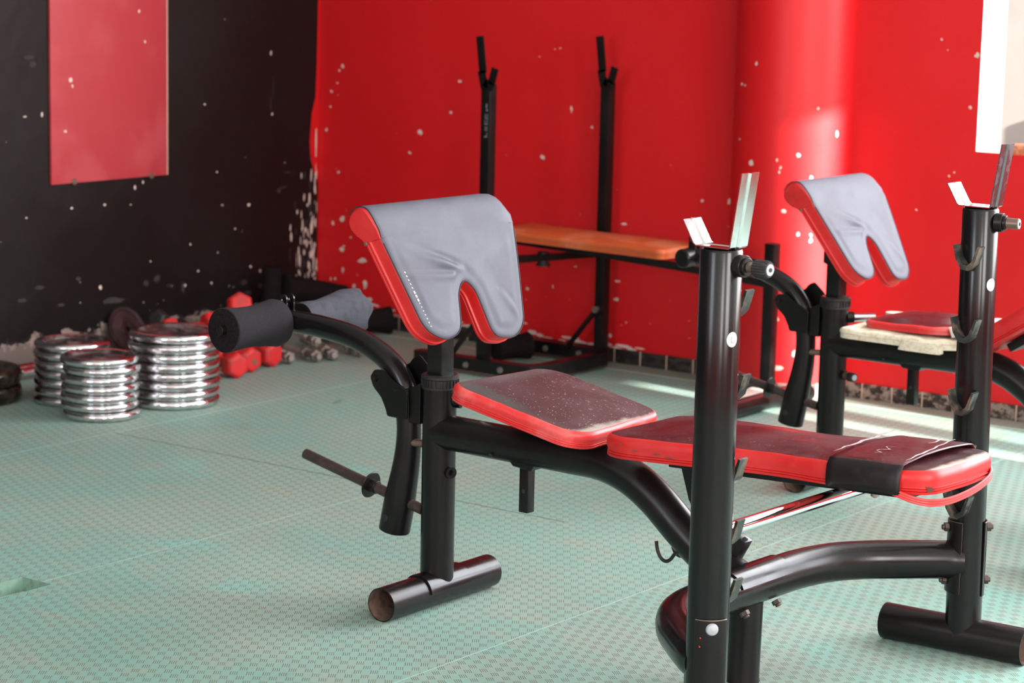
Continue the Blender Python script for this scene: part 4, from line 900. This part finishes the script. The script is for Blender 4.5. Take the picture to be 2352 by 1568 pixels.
# ================================================================ squat rack bench with the orange pad
rk = empty('rack_bench', (-4.38, 6.21, 0), 0, 'black bench with an orange pad and two tall rack posts by the red wall', 'weight bench')
def L(x, y, z): return Vector((x+4.38, y-6.21, z))
fy0, fy1 = 5.985, 6.425
k = MB(); fp = [L(-4.82, fy1, .034), L(-4.6, fy1, .034), L(-4.42, fy1, .034), L(-4.37, fy1-.012, .034), L(-4.345, fy1-.055, .034), L(-4.345, 6.25, .034), L(-4.345, fy0+.06, .034), L(-4.37, fy0+.012, .034), L(-4.42, fy0, .034), L(-4.6, fy0, .034), L(-4.82, fy0, .034)]
tube(k, fp, .030, 4, 0, square=True, up=Vector((0, 0, 1))); fo = k.build('floor_frame', ['paint_dull'], rk)
for x in (-4.60, -4.46):
    for y in (fy0-.022, fy1-.022): k = MB(); cyl(k, L(x, y, .032), L(x, y-.006, .032), .010, 14); k.build('bolt', ['steel'], fo)
for i, (y, x) in enumerate(((6.0, -4.558), (6.42, -4.385))):
    k = MB(); box(k, L(x, y, .49), (.036, .036, .905), None, 0, .002); po = k.build('rack_post', ['paint_dull'], rk)
    k = MB(); box(k, L(x-.018, y-.019, 1.035), (.030, .003, .118), Matrix.Rotation(-.13, 3, 'Y'), 0, .0005)
    box(k, L(x-.010, y-.019, .957), (.030, .003, .056), Matrix.Rotation(-.25, 3, 'Y'), 0, .0005)
    box(k, L(x+.030, y-.019, .968), (.028, .003, .055), Matrix.Rotation(.28, 3, 'Y'), 0, .0005); box(k, L(x+.014, y-.019, .940), (.040, .003, .026), Matrix.Rotation(.5, 3, 'Y'), 0, .0005)
    k.build('bar_fork', ['paint_dull'], po)
    k = MB(); a = L(x-.005, y-.022, .19); b = L(x-.125, y-.022, .045); tube(k, [a, b], .0095, 4, 0, square=True); brc = k.build('brace', ['paint_dull'], po)
    k = MB(); cyl(k, a+Vector((0, .002, 0)), a+Vector((0, -.014, 0)), .011, 14); k.build('bolt', ['steel'], brc)
    if i == 0:
        # worn vertical lettering, mostly rubbed off
        k = MB(); yy = y-.0186
        for (x0, x1, z0, z1) in ((.004, .008, .866, .880), (.004, .012, .858, .862), (.001, .003, .834, .848), (.009, .011, .834, .848), (.001, .011, .832, .834), (-.001, .001, .818, .828), (.009, .011, .818, .830), (-.001, .011, .814, .817), (.001, .003, .797, .808), (.008, .010, .797, .808), (.001, .010, .795, .797), (.001, .010, .806, .808), (.008, .010, .776, .788), (-.002, .010, .774, .777)):
            quad(k, *[L(x+a, yy, b) for a, b in ((x0, z0), (x1, z0), (x1, z1), (x0, z1))])
        tag(k.build('lettering', ['greyprint'], po), 'rubbed grey vertical lettering')
    k = MB()
k = MB(); a = L(-4.53, 6.0, .375); b = L(-4.405, 6.42, .375); tube(k, [a, b], .016, 4, 0, square=True); k.build('crossbar', ['paint_dull'], rk)
k = MB(); tube(k, [L(-4.62, 6.21, .420), L(-4.35, 6.21, .412), L(-3.90, 6.21, .392), L(-3.60, 6.21, .372)], .016, 4, 0, square=True); bm_ = k.build('pad_beam', ['paint_dull'], rk)
k = MB(); cyl(k, L(-4.48, 6.21, .392), L(-4.48, 6.21, .352), .019, 20); cyl(k, L(-4.48, 6.21, .352), L(-4.48, 6.21, .345), .024, 20); k.build('adjuster_knob', ['plastic'], bm_)
k = MB(); an = math.radians(-.6); U = Vector((math.cos(an), 0, math.sin(an))); Nv = Vector((-math.sin(an), 0, math.cos(an)))
P = roundpoly([(0, -.12), (0, .12), (.68, .12), (.68, -.12)], .03, 6); pad(k, P, .032, basis(L(-4.62, 6.21, .434), U, (0, 1, 0), Nv), .008, 1, 0, False, True, .002)
k.build('bench_pad', ['orange', 'orange'], rk, 60)
k = MB(); box(k, L(-3.61, 6.20, .265), (.036, .036, .47), None, 0, .002); bp3 = k.build('end_post', ['paint_dull'], rk)
k = MB(); cyl(k, L(-3.612, 6.182, .055), L(-3.612, 6.174, .055), .010, 14); k.build('bolt', ['steel'], bp3)
k = MB(); tube(k, [L(-3.575, 5.80, .030), L(-3.575, 6.15, .030), L(-3.545, 6.33, .030)], [.030, .030, .028], 24, 0, ell=1.3); tube(k, [L(-3.60, 6.20, .035), L(-3.57, 6.10, .035)], .028, 4, 0, square=True); k.build('end_foot', ['paint_dull'], bp3)
k = MB(); box(k, L(-3.592, 5.98, .0605), (.06, .30, .003), None, 0, .0005); tag(k.build('sunlit_strip', ['plaster'], bp3), 'pale strip painted for the sunlit foot top')  # sunlight on top of the foot, put in as a pale strip

# ================================================================ loose equipment on the floor
def weight_stack(kind, cx, cy, radii_jit, pitch, r, group, label_fn, seed, mats=('plate_chrome', 'plate_face')):
    rd_ = random.Random(seed); proto = None; n_ = radii_jit
    for i in range(n_):
        if proto is None:
            proto = empty('weight_plate', (cx, cy, 0)); k = MB(); h = pitch
            rim = r-.0
            pr = [(.016, h*.25), (.016, h*.80), (.024, h*.82), (.032, h*.62), (r*.50, h*.60), (r*.72, h*.56), (r-.030, h*.70), (r-.024, h*.90), (r-.014, h*.99), (r-.006, h*.93), (r-.0015, h*.75), (r, h*.5), (r-.0015, h*.25), (r-.006, h*.07), (r-.014, h*.01), (r-.024, h*.10), (r-.030, h*.30), (r*.5, h*.34), (.032, h*.36), (.024, h*.22), (.016, h*.25)]
            lathe(k, pr, None, 64, [1]*7+[0]*9+[1]*4); k.build('plate_disc', list(mats), proto, 50)
            k = MB(); rd2 = random.Random(2); 
            for q, a0_ in enumerate((.6, 2.5, 4.3)):
                V = []; 
                for t_ in range(6): a = a0_+t_*.10; V += [((r*.54)*math.cos(a), (r*.54)*math.sin(a), h*.612), ((r*.68)*math.cos(a), (r*.68)*math.sin(a), h*.612)]
                k.add(V, [(2*t_, 2*t_+1, 2*t_+3, 2*t_+2) for t_ in range(5)], 0)
            k.build('raised_marking', ['plate_mark'], proto)
            pl = proto
        else: pl = copy_tree(proto)
        pl.location = (cx+rd_.uniform(-.0045, .0045), cy+rd_.uniform(-.0045, .0045), i*pitch*1.005+.0005); pl.rotation_euler = (0, 0, rd_.uniform(0, 6.2))
        tag(pl, label_fn(i, n_), 'weight plate', group)
MAT['plate_mark'] = simple('plate_marking', (.30, .05, .045), .4, .5, .5, 0, 60, (.12, .08, .08), .6)
ORD = ['topmost', 'second from the top', 'third from the top', 'fourth from the top', 'fifth from the top', 'sixth from the top', 'seventh from the top', 'eighth from the top']
def lab(desc, end): return lambda i, n_: ('%s, %s' % (desc, ORD[n_-1-i] if i else 'lowest, resting on the green mats'))+end
weight_stack('big', -4.945, 4.977, 8, .0280, .137, 'chrome plates of the tall wide stack', lab('large chrome weight plate in the tallest stack', ''), 1)
weight_stack('small', -4.961, 4.689, 7, .0262, .113, 'chrome plates of the front small stack', lab('small chrome weight plate in the front left stack', ''), 2)
weight_stack('back', -5.184, 4.786, 7, .0270, .113, 'chrome plates of the rear left stack', lab('small chrome weight plate in the rear left stack', ''), 3)
weight_stack('dark', -5.42, 4.60, 2, .050, .155, 'dark plates at the left edge', lambda i, n_: 'thick dark weight plate at the left edge, %s of the two' % ('upper' if i else 'lower'), 4, ('dark_plate', 'dark_plate'))

# a dark reddish plate leaning on the wall behind the stacks, and a scrap of matting
lp_ = empty('weight_plate', (-5.662, 5.50, .001), 0, 'dark reddish plate leaning on the black wall behind the stacks', 'weight plate', None); lp_.rotation_euler = (0, math.radians(66), 0); lp_.scale = (.72, .72, .72)
k = MB(); X_ = Matrix.Translation((-.112, 0, .006)); lathe(k, [(.014, 0), (.014, .014), (.03, .016), (.034, .010), (.09, .009), (.096, .014), (.108, .014), (.112, .008), (.112, .002), (.108, 0), (.014, 0)], X_, 48); k.build('plate_disc', ['maroon_plate'], lp_, 40)
MAT_ = None
# hexagonal dumbbells
def dumbbell(loc, rot, label, mat='rubber', r=.040, Lh=.050, bar=.10, group='red dumbbells in the heap'):
    root = empty('dumbbell', loc, 0, label, 'dumbbell', group); root.rotation_euler = rot
    for s_ in (-1, 1):
        k = MB(); V = []; Fc = []; x0 = s_*bar/2
        prof = [(0, .80), (.006, .97), (Lh*.55, 1.0), (Lh*.85, .93), (Lh, .72)]
        for t_, q in prof:
            for i in range(6): a = PI/6+i*PI/3; V.append((x0+s_*t_, r*q*math.cos(a)*1.155, r*q*math.sin(a)*1.155))
        for j in range(4):
            for i in range(6): Fc.append((j*6+i, j*6+(i+1) % 6, (j+1)*6+(i+1) % 6, (j+1)*6+i))
        Fc += [tuple(range(6)), tuple(24+i for i in range(6))]; k.add(V, Fc, 0); hd = k.build('head', [mat], root, 25)
        hb = hd.modifiers.new('rounding', 'BEVEL'); hb.width = .0035; hb.segments = 3; hb.limit_method = 'ANGLE'; hb.angle_limit = .4
        if s_ > 0 and 'middle' in label: k = MB(); blob(k, (x0+Lh+.0004, .004, -.004), (0, 1, 0), (0, 0, 1), .010, .013, (1, 0, 0), 0, 7, .0006, 14, .7); k.build('worn_mark', ['wornmark'], hd)
    k = MB(); tube(k, [(-bar/2-.005, 0, 0), (-bar*.3, 0, 0), (0, 0, 0), (bar*.3, 0, 0), (bar/2+.005, 0, 0)], [.0135, .0145, .0165, .0145, .0135], 20); k.build('handle', [mat], root)
    return root
MAT['wornmark'] = simple('worn_marking', (.13, .10, .05), .8)
rg = math.radians
dumbbell((-5.175, 5.425, .0405), (0, 0, rg(-14)), 'red hexagonal dumbbell on the floor against the wide plate stack')
dumbbell((-5.215, 5.525, .0405), (0, 0, rg(-10)), 'red hexagonal dumbbell on the floor, middle of the row of three')
dumbbell((-5.235, 5.640, .0405), (0, 0, rg(-4)), 'red hexagonal dumbbell on the floor next to the threaded bars')
dumbbell((-5.425, 5.60, .0405), (0, 0, rg(84)), 'red hexagonal dumbbell on the floor behind the front row')
dumbbell((-5.385, 5.495, .118), (rg(10), rg(-4), rg(70)), 'red hexagonal dumbbell in the heap, its head just above the tallest plate stack')
dumbbell((-5.345, 5.665, .156), (0, rg(26), rg(146)), 'red hexagonal dumbbell tilted on top of the other dumbbells')
dumbbell((-5.585, 5.60, .095), (0, rg(20), rg(100)), 'black hexagonal dumbbell beside the red ones, near the wall', 'rubber_black', .033, .045, .09, 'black dumbbells')
# threaded dumbbell bars with spin collars
def thread_bar(loc, rz, ry, Lb, label, nut=True):
    root = empty('dumbbell_bar', loc, rz, label, 'dumbbell bar', 'threaded dumbbell bars by the dumbbells'); root.rotation_euler = (0, ry, rz)
    k = MB(); cyl(k, (-Lb*.5+.1, 0, 0), (Lb*.5-.1, 0, 0), .0115, 18); k.build('grip', ['bargrip'], root)
    for s_ in (-1, 1):
        P = []; rr = []; x = Lb*.5-.1
        nth = 22
        for i in range(nth+1): P.append((s_*(x+.1*i/nth), 0, 0)); rr.append(.0120 if i % 2 else .0100)
        k = MB(); tube(k, P, rr, 16); k.build('thread', ['steel'], root, 60)
    if nut:
        for x in (Lb*.5-.095, Lb*.5-.03):
            k = MB(); V = []; Fc = []; nn = 24
            for j, t_ in enumerate((0, .003, .013, .016)):
                for i in range(nn): a = 2*PI*i/nn; q = .0215*(1 if (i//2) % 2 else .84)*(.85 if j in (0, 3) else 1); V.append((x+t_, q*math.cos(a), q*math.sin(a)))
            Fc = [(j*nn+i, j*nn+(i+1) % nn, (j+1)*nn+(i+1) % nn, (j+1)*nn+i) for j in range(3) for i in range(nn)]+[tuple(range(nn)), tuple(3*nn+i for i in range(nn))]
            k.add(V, Fc, 0); k.build('spin_collar', ['steel'], root, 30)
    return root
MAT['bargrip'] = simple('bar_grip', (.60, .50, .44), .35, .6, .5, 0, 60, (.30, .24, .2), .5)
bars = [(-5.26, 5.76, .0225, -24, 0, .30, 'threaded dumbbell bar closest to the red dumbbells'), (-5.23, 5.835, .0225, -18, 0, .32, 'threaded dumbbell bar second from the dumbbells'),
        (-5.21, 5.93, .0225, -30, 0, .34, 'threaded dumbbell bar with a bright collar, middle of the bar pile'), (-5.19, 6.02, .0225, -22, 0, .32, 'threaded dumbbell bar fourth from the dumbbells'),
        (-5.18, 6.11, .0225, -26, 0, .30, 'threaded dumbbell bar at the far side of the pile'), (-5.27, 5.90, .066, -28, 0, .36, 'threaded dumbbell bar lying on top of the bar pile'),
        (-5.25, 6.02, .066, -20, 0, .30, 'threaded dumbbell bar on top, nearer the foam rollers')]
for x, y, z, rz, ry, Lb, lb in bars: thread_bar((x, y, z), math.radians(rz), ry, Lb, lb)
k = MB(); cyl(k, (-5.36, 5.745, .0), (-5.37, 5.79, .168), .0035, 10); tag(k.build('thin_rod', ['bargrip']), 'thin pale rod sticking up behind the red dumbbells', 'rod')

# long bars lying along the black wall
def barbell(x0, y0, x1, y1, z, r, mt, label):
    root = empty('barbell', (x0, y0, 0), 0, label, 'barbell', 'bars lying along the black wall'); a = Vector((0, 0, z)); b = Vector((x1-x0, y1-y0, z)); d = (b-a).normalized()
    k = MB(); cyl(k, a, b, r, 20, 0, .002); k.build('shaft', [mt], root)
    k = MB(); q = a.lerp(b, .84); cyl(k, q, q+d*.03, r*1.8, 20); k.build('stop_collar', [mt], root)
    k = MB(); cyl(k, q+d*.03, b+d*.004, r*1.25, 20, 0, .001); k.build('sleeve', [mt], root)
    return root
MAT['red_tint_chrome'] = simple('chrome_red_reflection', (.30, .05, .055), .25, .8, .5, 0, 20, (.20, .14, .14), .6)  # red reflection on a chrome bar, put into its base colour
barbell(-5.640, 5.58, -5.640, 6.02, .030, .014, 'chrome', 'dull chrome bar nearest the foot of the black wall')
barbell(-5.610, 4.45, -5.605, 5.33, .026, .013, 'red_tint_chrome', 'chrome bar coloured with a red reflection, between two chrome bars by the black wall')
barbell(-5.540, 4.9, -5.530, 5.36, .026, .013, 'chrome', 'bright chrome bar with its end showing between the plate stacks')

# loose foam rollers
def roller(loc, axis, Lr, r0, r1, label, waist=.0, mt='foam_end'):
    d = Vector(axis).normalized(); k = MB(); P = []; rr = []
    for i in range(13):
        t_ = i/12; P.append(d*(t_-.5)*Lr); q = r0+(r1-r0)*t_-waist*math.sin(PI*t_)
        if i in (0, 12): q -= .006
        rr.append(q)
    P = [P[0]]+[P[0]+d*.003]+P[1:-1]+[P[-1]-d*.003]+[P[-1]]; rr = [rr[0]-.002, rr[0]+.006]+rr[1:-1]+[rr[-1]+.006, rr[-1]-.002]
    tube(k, P, rr, 36, 0, 0); o = k.build('foam_roller', [mt], None, 50, loc); tag(o, label, 'foam roller', 'loose black foam rollers'); return o
roller((-5.34, 6.36, .050), (.55, .83, 0), .15, .046, .050, 'black foam roller by the red wall, left of the orange bench', .008)
roller((-4.655, 6.285, .047), (.42, .90, 0), .13, .046, .046, 'black foam roller on the floor between the rack posts', .006)
roller((-5.60, 6.12, .125), (.02, .05, 1), .23, .036, .034, 'black foam roller standing upright in the corner of the black wall', 0)
roller((-5.56, 6.30, .140), (.22, .96, -.16), .28, .050, .032, 'black tapered foam roller leaning across the corner behind the torn grey roller', 0)
roller((-5.60, 6.30, .048), (.10, .98, 0), .26, .046, .046, 'black foam roller on the floor of the corner under the tapered one', 0)

# paint flakes on the mats
fl = MB(); blob(fl, (-4.60, 5.335, 0), (.9, .3, 0), (-.3, .9, 0), .010, .045, (0, 0, 1), 0, 3, .002, 14)
k_ = MB(); tag(fl.build('floor_scrap', ['mat_edge']), 'small torn dark green scrap on the mats behind the bench lever', 'scrap')
